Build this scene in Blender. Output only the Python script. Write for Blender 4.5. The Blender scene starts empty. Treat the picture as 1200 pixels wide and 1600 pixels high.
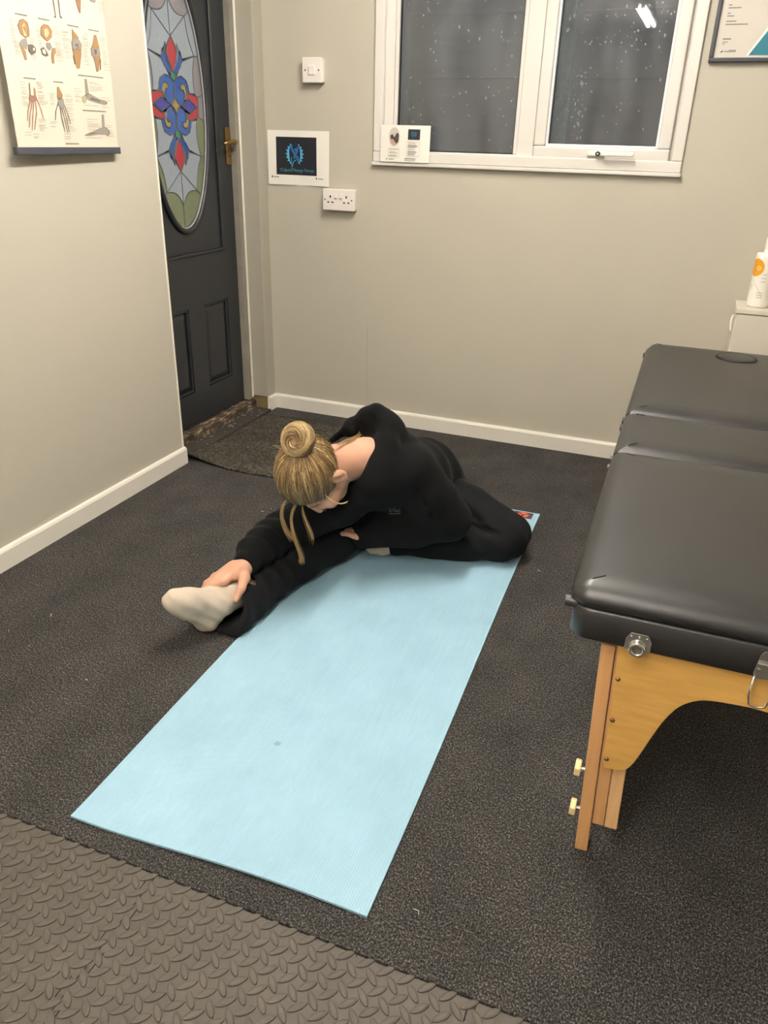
import bpy, bmesh, math, random
import numpy as np
from mathutils import Vector, Matrix
SC = bpy.context.scene
COL = SC.collection
R = math.radians
# ------------------------------------------------------------------ camera
cd = bpy.data.cameras.new('camera'); cam = bpy.data.objects.new('camera', cd); COL.objects.link(cam)
cd.sensor_fit = 'VERTICAL'; cd.sensor_height = 36.0; cd.sensor_width = 27.0
cd.lens = 1205.46/1600*36.0; cd.clip_start = 0.02
YAW, PIT, ROL = -0.362506, 0.450161, 0.0283533
_f = Vector((math.sin(YAW)*math.cos(PIT), math.cos(YAW)*math.cos(PIT), -math.sin(PIT)))
_r = Vector((math.cos(YAW), -math.sin(YAW), 0)); _u = _r.cross(_f)
_r2 = math.cos(ROL)*_r+math.sin(ROL)*_u; _u2 = -math.sin(ROL)*_r+math.cos(ROL)*_u
_m = Matrix((_r2, _u2, -_f)).transposed().to_4x4(); _m.translation = (0, 0, 1.21); cam.matrix_world = _m
SC.camera = cam
# ------------------------------------------------------------------ world: dark overcast dusk outside
W = bpy.data.worlds.new('dusk'); SC.world = W; W.use_nodes = True
W.node_tree.nodes['Background'].inputs[0].default_value = (0.36, 0.45, 0.62, 1)
W.node_tree.nodes['Background'].inputs[1].default_value = 0.9
# ------------------------------------------------------------------ room lamps and one added fill (each sits in a ceiling batten built below)
LAMPS = [(-0.58, 1.95, 2.255, 1.2, 98.0, 0.0), (-0.40, -0.10, 2.255, 1.2, 70.0, 0.0), (-0.82, -1.85, 2.255, 1.2, 110.0, 0.0)]   # x, y, z, length, tube strength, turn; second lamp added to fill the lower back wall
LAMP_COL = (1.0, 0.945, 0.86, 1)
vs = SC.view_settings; vs.view_transform = 'Standard'; vs.look = 'None'; vs.gamma = 1; vs.exposure = 0.92; vs.use_curve_mapping = False

# ------------------------------------------------------------------ helpers
def srgb(r, g, b):
    f = lambda c: (c/255/12.92) if c/255 <= 0.04045 else ((c/255+0.055)/1.055)**2.4
    return (f(r), f(g), f(b), 1)
MATS = {}
def mat(name, col, rough=0.6, spec=0.5, metal=0.0, var=0.0, vscale=20, bump=0.0, bscale=200, stretch=(1, 1, 1), coat=0.0, sheen=0.0, emit=None, estr=0, bdist=0.002, sss=0.0):
    if name in MATS: return MATS[name]
    m = bpy.data.materials.new(name); m.use_nodes = True; nt = m.node_tree; b = nt.nodes['Principled BSDF']
    b.inputs['Base Color'].default_value = col; b.inputs['Roughness'].default_value = rough
    b.inputs['Specular IOR Level'].default_value = spec; b.inputs['Metallic'].default_value = metal
    b.inputs['Coat Weight'].default_value = coat; b.inputs['Sheen Weight'].default_value = sheen
    if sss: b.inputs['Subsurface Weight'].default_value = sss; b.inputs['Subsurface Radius'].default_value = (0.012, 0.005, 0.003); b.inputs['Subsurface Scale'].default_value = 1.0
    if emit: b.inputs['Emission Color'].default_value = emit; b.inputs['Emission Strength'].default_value = estr
    if var or bump:
        tc = nt.nodes.new('ShaderNodeTexCoord'); mp = nt.nodes.new('ShaderNodeMapping'); mp.inputs['Scale'].default_value = stretch
        nt.links.new(tc.outputs['Object'], mp.inputs['Vector'])
    if var:
        n = nt.nodes.new('ShaderNodeTexNoise'); n.inputs['Scale'].default_value = vscale; n.inputs['Detail'].default_value = 5
        nt.links.new(mp.outputs[0], n.inputs['Vector'])
        mx = nt.nodes.new('ShaderNodeMix'); mx.data_type = 'RGBA'
        mx.inputs[6].default_value = tuple(max(0, c*(1-var)) for c in col[:3])+(1,); mx.inputs[7].default_value = tuple(min(1, c*(1+var)) for c in col[:3])+(1,)
        nt.links.new(n.outputs[0], mx.inputs[0]); nt.links.new(mx.outputs[2], b.inputs['Base Color'])
    if bump:
        n2 = nt.nodes.new('ShaderNodeTexNoise'); n2.inputs['Scale'].default_value = bscale; n2.inputs['Detail'].default_value = 3
        nt.links.new(mp.outputs[0], n2.inputs['Vector'])
        bp = nt.nodes.new('ShaderNodeBump'); bp.inputs['Strength'].default_value = bump; bp.inputs['Distance'].default_value = bdist
        nt.links.new(n2.outputs[0], bp.inputs['Height']); nt.links.new(bp.outputs[0], b.inputs['Normal'])
    MATS[name] = m
    return m
class MB:
    """collects shapes, builds ONE mesh object"""
    def __init__(s): s.v = []; s.f = []; s.mi = []; s.cur = 0
    def add(s, v, f):
        o = len(s.v); s.v += [tuple(p) for p in v]; s.f += [tuple(i+o for i in q) for q in f]; s.mi += [s.cur]*len(f); return s
    def box(s, a, b, rot=None, piv=None):
        x0, y0, z0 = a; x1, y1, z1 = b
        v = [(x0,y0,z0),(x1,y0,z0),(x1,y1,z0),(x0,y1,z0),(x0,y0,z1),(x1,y0,z1),(x1,y1,z1),(x0,y1,z1)]
        if rot is not None:
            pv = Vector(piv if piv else ((x0+x1)/2, (y0+y1)/2, (z0+z1)/2)); v = [pv+rot@(Vector(p)-pv) for p in v]
        return s.add(v, [(0,3,2,1),(4,5,6,7),(0,1,5,4),(1,2,6,5),(2,3,7,6),(3,0,4,7)])
    def prism(s, poly, fn, t):
        """poly 2d (ccw), fn(u,v,w)->3d, thickness w 0..t"""
        n = len(poly); v = [fn(p[0], p[1], 0) for p in poly]+[fn(p[0], p[1], t) for p in poly]
        f = [tuple(range(n-1, -1, -1)), tuple(range(n, 2*n))]+[(i, (i+1) % n, n+(i+1) % n, n+i) for i in range(n)]
        return s.add(v, f)
    def cyl(s, a, b, r, r2=None, n=16, cap=True):
        a = Vector(a); b = Vector(b); d = (b-a).normalized(); r2 = r if r2 is None else r2
        x = d.orthogonal().normalized(); y = d.cross(x)
        v = [a+(x*math.cos(t)+y*math.sin(t))*r for t in [2*math.pi*i/n for i in range(n)]]+[b+(x*math.cos(t)+y*math.sin(t))*r2 for t in [2*math.pi*i/n for i in range(n)]]
        f = [(i, (i+1) % n, n+(i+1) % n, n+i) for i in range(n)]
        if cap: f += [tuple(range(n-1, -1, -1)), tuple(range(n, 2*n))]
        return s.add(v, f)
    def lathe(s, prof, c, ax=(0, 0, 1), n=24):
        ax = Vector(ax).normalized(); x = ax.orthogonal().normalized(); y = ax.cross(x); c = Vector(c); v = []; f = []
        for r, h in prof:
            v += [c+ax*h+(x*math.cos(2*math.pi*i/n)+y*math.sin(2*math.pi*i/n))*r for i in range(n)]
        m = len(prof)
        for j in range(m-1):
            f += [(j*n+i, j*n+(i+1) % n, (j+1)*n+(i+1) % n, (j+1)*n+i) for i in range(n)]
        f += [tuple(range(n-1, -1, -1)), tuple(range((m-1)*n, m*n))]
        return s.add(v, f)
    def tube(s, pts, r, n=8, closed=False, rr=None):
        pts = [Vector(p) for p in pts]; m = len(pts); v = []; f = []; px = None
        for i, p in enumerate(pts):
            if closed: d = pts[(i+1) % m]-pts[i-1]
            else: d = pts[min(i+1, m-1)]-pts[max(i-1, 0)]
            d.normalize()
            x = (px-d*px.dot(d)) if px is not None else d.orthogonal()
            if x.length < 1e-6: x = d.orthogonal()
            x.normalize(); px = x; y = d.cross(x); q = rr[i] if rr else r
            v += [p+(x*math.cos(2*math.pi*k/n)+y*math.sin(2*math.pi*k/n))*q for k in range(n)]
        for i in range(m if closed else m-1):
            j = (i+1) % m
            f += [(i*n+k, i*n+(k+1) % n, j*n+(k+1) % n, j*n+k) for k in range(n)]
        if not closed: f += [tuple(range(n-1, -1, -1)), tuple(range((m-1)*n, m*n))]
        return s.add(v, f)
    def build(s, name, mt, parent=None, smooth=False, bevel=0, seg=2, kind=None, label=None):
        me = bpy.data.meshes.new(name); me.from_pydata([tuple(p) for p in s.v], [], s.f)
        for m in (mt if isinstance(mt, (list, tuple)) else [mt]): me.materials.append(m)
        if isinstance(mt, (list, tuple)): me.polygons.foreach_set('material_index', s.mi)
        bm = bmesh.new(); bm.from_mesh(me)
        bmesh.ops.recalc_face_normals(bm, faces=bm.faces); bm.to_mesh(me); bm.free()
        if smooth:
            me.polygons.foreach_set('use_smooth', [True]*len(me.polygons))
        me.update()
        o = bpy.data.objects.new(name, me); COL.objects.link(o)
        if bevel:
            md = o.modifiers.new('b', 'BEVEL'); md.width = bevel; md.segments = seg; md.limit_method = 'ANGLE'; md.angle_limit = R(40)
            if smooth or bevel:
                me.polygons.foreach_set('use_smooth', [True]*len(me.polygons)); w = o.modifiers.new('w', 'WEIGHTED_NORMAL'); w.keep_sharp = True
        if parent: o.parent = parent
        if kind: o['kind'] = kind
        if label: o['label'] = label
        return o
def box(name, a, b, mt, parent=None, bevel=0, **k): return MB().box(a, b).build(name, mt, parent, bevel=bevel, **k)
def thing(name, label, cat, loc=(0, 0, 0), rz=0, group=None):
    o = bpy.data.objects.new(name, None); COL.objects.link(o); o.location = loc; o.rotation_euler = (0, 0, rz)
    o.empty_display_size = 0.05; o['label'] = label; o['category'] = cat
    if group: o['group'] = group
    return o
def tag(o, label, cat, group=None):
    o['label'] = label; o['category'] = cat
    if group: o['group'] = group
    return o
def text_mesh(name, body, size, mt, parent, M, align='CENTER'):
    cu = bpy.data.curves.new(name, 'FONT'); cu.body = body; cu.size = size; cu.align_x = align; cu.resolution_u = 3
    t = bpy.data.objects.new(name, cu); COL.objects.link(t)
    dg = bpy.context.evaluated_depsgraph_get(); me = bpy.data.meshes.new_from_object(t.evaluated_get(dg))
    bpy.data.objects.remove(t); bpy.data.curves.remove(cu)
    me.transform(M); me.materials.clear(); me.materials.append(mt)
    o = bpy.data.objects.new(name, me); COL.objects.link(o); o.parent = parent
    return o

# ------------------------------------------------------------------ materials
def wall_paint(name, col):
    m = mat(name, col, rough=0.55, spec=0.3, var=0.04, vscale=2.5, bump=0.06, bscale=120, bdist=0.001); return m
M_wall = wall_paint('greige wall paint', srgb(190, 184, 169))
M_trim = mat('white gloss paint', srgb(232, 226, 214), rough=0.4, var=0.03, vscale=6)
M_jamb = mat('scuffed beige jamb paint', srgb(170, 165, 150), rough=0.5, var=0.06, vscale=9)
M_jambdirty = mat('dirty grey frame paint', srgb(138, 132, 120), rough=0.6, var=0.22, vscale=26)
M_ceil = mat('white ceiling', srgb(232, 228, 220), rough=0.8)
M_upvc = mat('white upvc', srgb(222, 217, 210), rough=0.3, var=0.02, vscale=8)
M_door = mat('charcoal door paint', srgb(37, 39, 43), rough=0.42, var=0.08, vscale=5, bump=0.05, bscale=60)
M_black = mat('black', (0.006, 0.006, 0.007, 1), rough=0.6)
M_paper = mat('white paper', srgb(240, 235, 226), rough=0.6)
M_chrome = mat('chrome', (0.75, 0.75, 0.74, 1), rough=0.18, metal=1)
M_plastic = mat('white plastic', srgb(238, 230, 222), rough=0.35)

def carpet_mat(name, dark, light, fleck, sc=260, stretch=(1.0, 0.75, 1.0), bumpd=0.004):
    m = bpy.data.materials.new(name); m.use_nodes = True; nt = m.node_tree; b = nt.nodes['Principled BSDF']; L = nt.links.new
    b.inputs['Roughness'].default_value = 0.95; b.inputs['Specular IOR Level'].default_value = 0.15
    tc = nt.nodes.new('ShaderNodeTexCoord'); mp = nt.nodes.new('ShaderNodeMapping'); mp.inputs['Scale'].default_value = stretch; L(tc.outputs['Object'], mp.inputs[0])
    def noise(s, d, r=0.6):
        n = nt.nodes.new('ShaderNodeTexNoise'); n.inputs['Scale'].default_value = s; n.inputs['Detail'].default_value = d; n.inputs['Roughness'].default_value = r; L(mp.outputs[0], n.inputs[0]); return n
    n1 = noise(sc, 3, 0.75); n2 = noise(7, 4); n3 = noise(sc*0.45, 2)
    r1 = nt.nodes.new('ShaderNodeValToRGB'); r1.color_ramp.elements[0].position = 0.36; r1.color_ramp.elements[0].color = dark
    r1.color_ramp.elements[1].position = 0.66; r1.color_ramp.elements[1].color = fleck
    e = r1.color_ramp.elements.new(0.52); e.color = light
    L(n1.outputs[0], r1.inputs[0])
    r2 = nt.nodes.new('ShaderNodeMapRange'); r2.inputs['From Min'].default_value = 0.3; r2.inputs['From Max'].default_value = 0.7; r2.inputs['To Min'].default_value = 0.78; r2.inputs['To Max'].default_value = 1.22; L(n2.outputs[0], r2.inputs[0])
    r3 = nt.nodes.new('ShaderNodeMapRange'); r3.inputs['From Min'].default_value = 0.3; r3.inputs['From Max'].default_value = 0.7; r3.inputs['To Min'].default_value = 0.7; r3.inputs['To Max'].default_value = 1.3; L(n3.outputs[0], r3.inputs[0])
    mu = nt.nodes.new('ShaderNodeMath'); mu.operation = 'MULTIPLY'; L(r2.outputs[0], mu.inputs[0]); L(r3.outputs[0], mu.inputs[1])
    vm = nt.nodes.new('ShaderNodeVectorMath'); vm.operation = 'SCALE'; L(r1.outputs[0], vm.inputs[0]); L(mu.outputs[0], vm.inputs['Scale'])
    L(vm.outputs[0], b.inputs['Base Color'])
    bp = nt.nodes.new('ShaderNodeBump'); bp.inputs['Strength'].default_value = 0.8; bp.inputs['Distance'].default_value = bumpd; L(n1.outputs[0], bp.inputs['Height']); L(bp.outputs[0], b.inputs['Normal'])
    return m
M_carpet = carpet_mat('charcoal loop carpet', (0.0095, 0.0089, 0.0086, 1), (0.040, 0.037, 0.0345, 1), (0.19, 0.178, 0.166, 1), sc=330)
M_doormat = carpet_mat('dark brown doormat pile', (0.012, 0.0105, 0.008, 1), (0.055, 0.049, 0.038, 1), (0.15, 0.135, 0.105, 1), sc=190, stretch=(0.5, 1.3, 1))

# ------------------------------------------------------------------ room shell
XL, YB, XR, YF, ZC = -1.80, 3.245, 2.1, -3.4, 2.32
CX0, CX1, CY0 = XL, XR, 0.768           # carpet
floor = box('floor', (XL-0.3, YF-0.1, -0.12), (XR+0.1, YB+0.1, -0.012), mat('concrete subfloor', (0.1, 0.1, 0.1, 1), 0.9)); floor['kind'] = 'structure'
cp = MB(); cp.add([(XL-0.12,2.42,-0.0119),(XL-0.12,YB,-0.0119)], [])
cpo = [(XL,CY0),(XR,CY0),(XR,YB),(XL-0.125,YB),(XL-0.125,2.44),(XL,2.44)]
cp = MB().prism(cpo, lambda u, v, w: (u, v, -0.0118+w), 0.0118)
cp.build('carpet', M_carpet, floor)
rnd = random.Random(4); fr = MB()
for i in range(1500):     # loose yarn ends along the cut edge of the carpet
    x = rnd.uniform(XL, 0.8); l = rnd.uniform(0.002, 0.007) if rnd.random() > 0.03 else rnd.uniform(0.008, 0.016); a = rnd.uniform(-0.9, 0.9); z = rnd.uniform(-0.009, -0.0005)
    p = Vector((x, CY0+0.001, z)); q = p+Vector((math.sin(a)*l, -math.cos(a)*l, rnd.uniform(-0.3, 0.1)*l))
    fr.cyl(p, q, 0.0009, 0.0004, n=3, cap=False)
fr.build('frayed_edge', mat('carpet yarn', (0.035, 0.031, 0.026, 1), 0.9), floor, kind='stuff')

rnd = random.Random(21); lint = MB()
for i in range(34):       # lint and hairs on the carpet
    x = rnd.uniform(-1.6, 0.6); y = rnd.uniform(0.8, 2.9); a = rnd.uniform(0, 6.28); l = rnd.choice((0.003, 0.004, 0.009, 0.014))
    if -0.98 < x < -0.30 and y < 2.6: continue
    lint.tube([(x, y, 0.0008), (x+math.cos(a)*l*0.5+0.001, y+math.sin(a)*l*0.5, 0.0018), (x+math.cos(a+.5)*l, y+math.sin(a+.5)*l, 0.0008)], 0.0006, 4)
lint.build('lint', mat('pale lint', srgb(190, 182, 168), 0.9), floor, kind='stuff')
# foam floor tiles with a raised tread pattern, jigsaw edges (one mesh per tile shape, shared)
M_foam = mat('grey foam tile', srgb(79, 73, 66), rough=0.62, spec=0.4, var=0.07, vscale=6, bump=0.1, bscale=420, bdist=0.0006)
TS = 0.6
def teeth(n=12, amp=0.011):
    pts = []; p = TS/n
    for i in range(n):
        s = amp if i % 2 == 0 else -amp
        pts += [(i*p+p*0.30, 0), (i*p+p*0.12, s), (i*p+p*0.88, s), (i*p+p*0.70, 0)]
    return pts
def foam_mesh(x0, y0, cut_top):
    out = []
    T = teeth()
    out += [(0, 0)]+[(u, v) for u, v in T]+[(TS, 0)]
    out += [(TS+v, u) for u, v in T]+[(TS, TS)]
    out += ([] if cut_top else [(u, TS+v) for u, v in reversed(T)])+[(0, TS)]
    out += [(v, u) for u, v in reversed(T)]
    mb = MB(); g = 0.0008
    cx = cy = TS/2
    mb.prism([(cx+(u-cx)*(1-2*g/TS), cy+(v-cy)*(1-2*g/TS)) for u, v in out], lambda u, v, w: (u, v, w-0.0078), 0.004)
    st = TS/17
    for i in range(34):
        for j in range(34):
            if (i+j) % 2: continue
            u = (i+0.5)*st/2; v = (j+0.5)*st/2
            d = 1 if i % 2 == 0 else -1
            if cut_top and v > TS-0.002: continue
            a = R(45)*d-R(90)+R(90); ca, sa = math.cos(R(45)*d+R(90)), math.sin(R(45)*d+R(90))
            vv = []; 
            for rr, h in ((1.0, 0.0), (0.95, 0.0022), (0.60, 0.0033)):
                for k in range(12):
                    t = 2*math.pi*k/12; ex = 0.0170*math.cos(t)*rr; ey = 0.0064*math.sin(t)*rr*(1-0.25*math.cos(t)**2)
                    vv.append((u+ca*ex-sa*ey, v+sa*ex+ca*ey, -0.0038+h))
            ff = [(q*12+k, q*12+(k+1) % 12, (q+1)*12+(k+1) % 12, (q+1)*12+k) for q in range(2) for k in range(12)]+[tuple(range(24, 36))]
            mb.add(vv, ff)
    return mb
tiles = []
for cut in (True, False):
    proto = None
    for ix in range(-2, 3):
        x0 = -0.712+ix*TS
        if x0 > 1.3 or x0 < -2.0: continue
        for jy in ((0,) if cut else (1, 2)):
            y0 = CY0-0.001-TS*(jy+1)
            if proto is None: o = foam_mesh(0, 0, cut).build('foam_tile', M_foam, floor, smooth=False); proto = o
            else: o = proto.copy(); COL.objects.link(o); o.parent = floor
            o.location = (x0, y0, 0); tiles.append(o)

def struct(name, mb, m, **k):
    o = mb.build(name, m, **k); o['kind'] = 'structure'; return o
struct('ceiling', MB().box((XL-0.3, YF-0.1, ZC), (XR+0.1, YB+0.1, ZC+0.1)), M_ceil)
struct('wall_right', MB().box((XR, YF-0.1, -0.02), (XR+0.1, YB+0.1, ZC)), M_wall)
struct('wall_front', MB().box((XL-0.3, YF-0.1, -0.02), (XR, YF, ZC)), M_wall)
# left wall: thin stud wall that ends at y = 2.44, door recess behind its end
LE = 2.438
struct('wall_left', MB().box((XL-0.14, YF, -0.011), (XL, LE, ZC)), M_wall)
struct('trim_1', MB().box((XL-0.02, LE-0.008, 0.07), (XL+0.0022, LE+0.0012, ZC-0.001)), M_trim, bevel=0.0015)   # plaster bead on the wall end
# back wall with window opening
WX0, WX1, WZ0, WZ1 = -1.300, -0.135, 1.130, 2.06
bw = MB()
for a, b in (((-2.3, YB, -0.02), (WX0, YB+0.14, ZC)), ((WX1, YB, -0.02), (XR, YB+0.14, ZC)), ((WX0, YB, -0.02), (WX1, YB+0.14, WZ0)), ((WX0, YB, WZ1), (WX1, YB+0.14, ZC))): bw.box(a, b)
wbk = struct('wall_back', bw, M_wall)
box('board_joint', (-1.3375, YB-0.0004, 0.075), (-1.3363, YB+0.002, 0.46), mat('darker joint paint', srgb(150, 144, 130), 0.7), wbk)  # plasterboard joint line, slightly darker than the wall
# return wall between door frame and back wall
RX, RY0 = -1.822, 3.168
rw = MB().box((RX-0.085, RY0, 0.068), (RX, YB-0.0005, ZC)); struct('wall_return', rw, M_jamb, bevel=0.003)
box('trim_2', (RX-0.084, RY0+0.004, -0.001), (RX-0.004, RY0+0.05, 0.067), mat('bare damp timber', srgb(120, 102, 66), 0.8, var=0.4, vscale=30, stretch=(1, 1, 0.2)))['kind'] = 'structure'
# skirting boards with a small chamfered top
def skirt(name, p0, p1, nrm, h=0.069, t=0.014):
    p0 = Vector(p0); p1 = Vector(p1); n = Vector(nrm); pr = [(0, 0), (t, 0), (t, h-0.010), (t*0.75, h-0.003), (t*0.4, h), (0, h)]
    v = [p0+n*a+Vector((0, 0, b)) for a, b in pr]+[p1+n*a+Vector((0, 0, b)) for a, b in pr]; k = len(pr)
    f = [tuple(range(k-1, -1, -1)), tuple(range(k, 2*k))]+[(i, (i+1) % k, k+(i+1) % k, k+i) for i in range(k)]
    return struct(name, MB().add(v, f), M_trim)
skirt('baseboard_back', (RX+0.014, YB-0.0005, 0.0005), (XR, YB-0.0005, 0.0005), (0, -1, 0))
skirt('baseboard_left', (XL+0.0005, YF, -0.0), (XL+0.0005, LE+0.001, 0.0), (1, 0, 0))
skirt('baseboard_return', (RX+0.0005, RY0-0.002, 0.0005), (RX+0.0005, YB-0.0005, 0.0005), (1, 0, 0))
# outer wall around the door
DX, DY0, DY1, DZ0, DZ1 = -1.93, 2.405, 3.130, 0.052, 2.04
dw = MB(); dw.box((DX-0.14, 2.2, -0.02), (DX-0.02, DY0-0.03, ZC)); dw.box((DX-0.14, DY1+0.03, -0.02), (DX-0.02, YB+0.14, ZC)); dw.box((DX-0.14, DY0-0.03, DZ1+0.03), (DX-0.02, DY1+0.03, ZC))
struct('wall_door', dw, M_jamb)
# door frame
fm = MB(); fm.box((DX-0.06, DY1+0.003, DZ0), (DX+0.028, RY0+0.03, DZ1+0.03)); fm.box((DX-0.06, DY0-0.04, DZ0), (DX+0.028, DY0-0.003, DZ1+0.03)); fm.box((DX-0.06, DY0-0.003, DZ1+0.003), (DX+0.028, DY1+0.003, DZ1+0.03))
struct('trim_3', fm, M_jambdirty, bevel=0.002)
struct('trim_4', MB().box((DX+0.0285, RY0-0.012, DZ0+0.01), (DX+0.034, RY0-0.002, ZC)), M_trim, bevel=0.001)   # paint line at the architrave
# threshold: worn painted timber
mt = bpy.data.materials.new('flaking threshold paint'); mt.use_nodes = True; nt = mt.node_tree; bs = nt.nodes['Principled BSDF']; bs.inputs['Roughness'].default_value = 0.75
tcn = nt.nodes.new('ShaderNodeTexCoord'); nn = nt.nodes.new('ShaderNodeTexNoise'); nn.inputs['Scale'].default_value = 34; nn.inputs['Detail'].default_value = 8; nn.inputs['Roughness'].default_value = 0.65
mpn = nt.nodes.new('ShaderNodeMapping'); mpn.inputs['Scale'].default_value = (1.6, 0.55, 1.6); nt.links.new(tcn.outputs['Object'], mpn.inputs[0]); nt.links.new(mpn.outputs[0], nn.inputs[0])
rp = nt.nodes.new('ShaderNodeValToRGB'); rp.color_ramp.elements[0].position = 0.40; rp.color_ramp.elements[0].color = srgb(38, 34, 30); rp.color_ramp.elements[1].position = 0.66; rp.color_ramp.elements[1].color = srgb(170, 160, 140)
e = rp.color_ramp.elements.new(0.50); e.color = srgb(66, 56, 44); e = rp.color_ramp.elements.new(0.58); e.color = srgb(112, 92, 66)
nt.links.new(nn.outputs[0], rp.inputs[0]); nt.links.new(rp.outputs[0], bs.inputs['Base Color'])
th = MB().box((DX-0.06, DY0-0.03, -0.011), (DX+0.045, DY1+0.04, DZ0-0.004)); struct('threshold', th, mt, bevel=0.006)
M_thdark = mat('worn dark step', srgb(52, 47, 41), 0.8, var=0.25, vscale=14)
struct('door_step', MB().box((DX+0.0455, LE+0.003, 0.0003), (DX+0.128, RY0-0.001, 0.012)), M_thdark, bevel=0.004)
fl = MB(); rnd = random.Random(9)
for i in range(46):   # flakes of paint
    y = rnd.uniform(2.62, 3.14); x = DX+rnd.uniform(0.01, 0.12); z = 0.0485 if x < DX+0.04 else 0.0125; s = rnd.uniform(0.003, 0.010)
    a0 = rnd.random()*6; p = [(x+math.cos(a0+k*1.26)*s*rnd.uniform(.6, 1), y+math.sin(a0+k*1.26)*s*rnd.uniform(.6, 1)) for k in range(5)]
    fl.prism(p, lambda u, v, w, z=z: (u, v, z+w), 0.0008)
fo = fl.build('paint_flakes', mat('flaked paint', srgb(118, 112, 100), 0.7), kind='stuff'); tag(fo, 'pale flakes of paint lying on the door threshold', 'paint flakes')

# ------------------------------------------------------------------ door
door = thing('door_1', 'charcoal panelled front door with oval stained glass', 'door', (DX, 0, 0)); door['kind'] = 'structure'; del door['category']
OC, OZ, OA, OB = 2.773, 1.303, 0.188, 0.440
def oval(a, b, n=64): return [(OC+a*math.cos(2*math.pi*i/n), OZ+b*math.sin(2*math.pi*i/n)) for i in range(n)]
dl = MB()
# leaf front: outer rect to oval ring strips
def ring_panel(mb, rect, ov, x):
    (y0, z0, y1, z1) = rect; n = len(ov); outer = []
    for (y, z) in ov:
        dy, dz = y-OC, z-OZ; t = min(((y1-OC)/dy if dy > 1e-9 else (y0-OC)/dy if dy < -1e-9 else 1e9), ((z1-OZ)/dz if dz > 1e-9 else (z0-OZ)/dz if dz < -1e-9 else 1e9)); outer.append((OC+dy*t, OZ+dz*t))
    mb.add([(x, y, z) for y, z in ov]+[(x, y, z) for y, z in outer], [(i, (i+1) % n, n+(i+1) % n, n+i) for i in range(n)])
ov = oval(OA+0.012, OB+0.012, 72)
# upper recessed field around the oval, stiles and rails proud of it
PY0, PY1, PZ0, PZ1 = DY0+0.115, DY1-0.095, 0.755, 1.93
ring_panel(dl, (PY0, PZ0, PY1, PZ1), ov, -0.006)
n = len(ov); dl.add([(-0.006, y, z) for y, z in ov]+[(-0.03, y, z) for y, z in ov], [(i, (i+1) % n, n+(i+1) % n, n+i) for i in range(n)])
lows = [(DY0+0.112, 2.733), (2.845, 3.066)]; LZ0, LZ1 = 0.196, 0.552
# stiles/rails as boxes
for a, b in (((DY0, DZ0), (PY0, DZ1)), ((PY1, DZ0), (DY1, DZ1)), ((PY0, PZ1), (PY1, DZ1)), ((PY0, LZ1), (PY1, PZ0)), ((PY0, DZ0), (PY1, LZ0)), ((2.733, LZ0), (2.845, LZ1))):
    dl.box((-0.044, a[0], a[1]), (0.0, b[0], b[1]))
dl.build('door_leaf', M_door, door)
for y0, y1 in lows:
    y1 = min(y1, PY1); y0 = max(y0, PY0)
    p = MB(); p.box((-0.03, y0, LZ0), (-0.013, y1, LZ1)); iy, iz = 0.034, 0.034
    v = [(-0.013, y0+0.012, LZ0+0.012), (-0.013, y1-0.012, LZ0+0.012), (-0.013, y1-0.012, LZ1-0.012), (-0.013, y0+0.012, LZ1-0.012), (-0.004, y0+iy, LZ0+iz), (-0.004, y1-iy, LZ0+iz), (-0.004, y1-iy, LZ1-iz), (-0.004, y0+iy, LZ1-iz)]
    p.add(v, [(4, 5, 6, 7), (0, 1, 5, 4), (1, 2, 6, 5), (2, 3, 7, 6), (3, 0, 4, 7)]); p.build('door_panel', M_door, door)
    q = MB()   # glossy bead at the lower edge and sides
    for a, b in (((y0, LZ0), (y1, LZ0+0.011)), ((y0, LZ1-0.011), (y1, LZ1)), ((y0, LZ0), (y0+0.011, LZ1)), ((y1-0.011, LZ0), (y1, LZ1))): q.box((-0.014, a[0], a[1]), (-0.002, b[0], b[1]))
    q.build('panel_bead', M_door, door, bevel=0.004)
q = MB(); 
for a, b in (((PY0, PZ0), (PY1, PZ0+0.014)), ((PY0, PZ1-0.014), (PY1, PZ1)), ((PY0, PZ0), (PY0+0.014, PZ1)), ((PY1-0.014, PZ0), (PY1, PZ1))): q.box((-0.008, a[0], a[1]), (0.005, b[0], b[1]))
q.build('panel_bead', M_door, door, bevel=0.005)
MB().tube([(0.0, y, z) for y, z in oval(OA+0.008, OB+0.008, 72)], 0.011, 8, closed=True).build('oval_frame', M_door, door, smooth=True)
MB().tube([(-0.004, y, z) for y, z in oval(OA-0.003, OB-0.003, 72)], 0.0045, 6, closed=True).build('oval_seal', mat('clear sealant', srgb(150, 150, 150), 0.3), door, smooth=True)
# stained glass: every pane its own piece, lead lines between. glass lit from inside only, dusk outside
def glass_mat(name, c, tr=0.35, rough=0.18, bump=0.35, bs=170):
    m = mat(name, c, rough=rough, spec=0.6, bump=bump, bscale=bs, bdist=0.002); m.node_tree.nodes['Principled BSDF'].inputs['Transmission Weight'].default_value = 0.0; return m
G = dict(clear=glass_mat('textured clear glass', srgb(140, 149, 158), bump=0.9, bs=130), blue=glass_mat('blue glass', srgb(44, 78, 144), bump=0.15), red=glass_mat('red glass', srgb(156, 52, 58), bump=0.15), navy=glass_mat('violet glass', srgb(58, 58, 130), bump=0.1),
    gold=glass_mat('gold glass', srgb(140, 124, 72), bump=0.1), green=glass_mat('green glass', srgb(52, 112, 80), bump=0.1), olive=glass_mat('olive glass', srgb(112, 120, 92), bump=0.8, bs=130), rose=glass_mat('smoked glass', srgb(130, 126, 130), bump=0.9, bs=130))
lead = MB(); GX = -0.010
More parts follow.
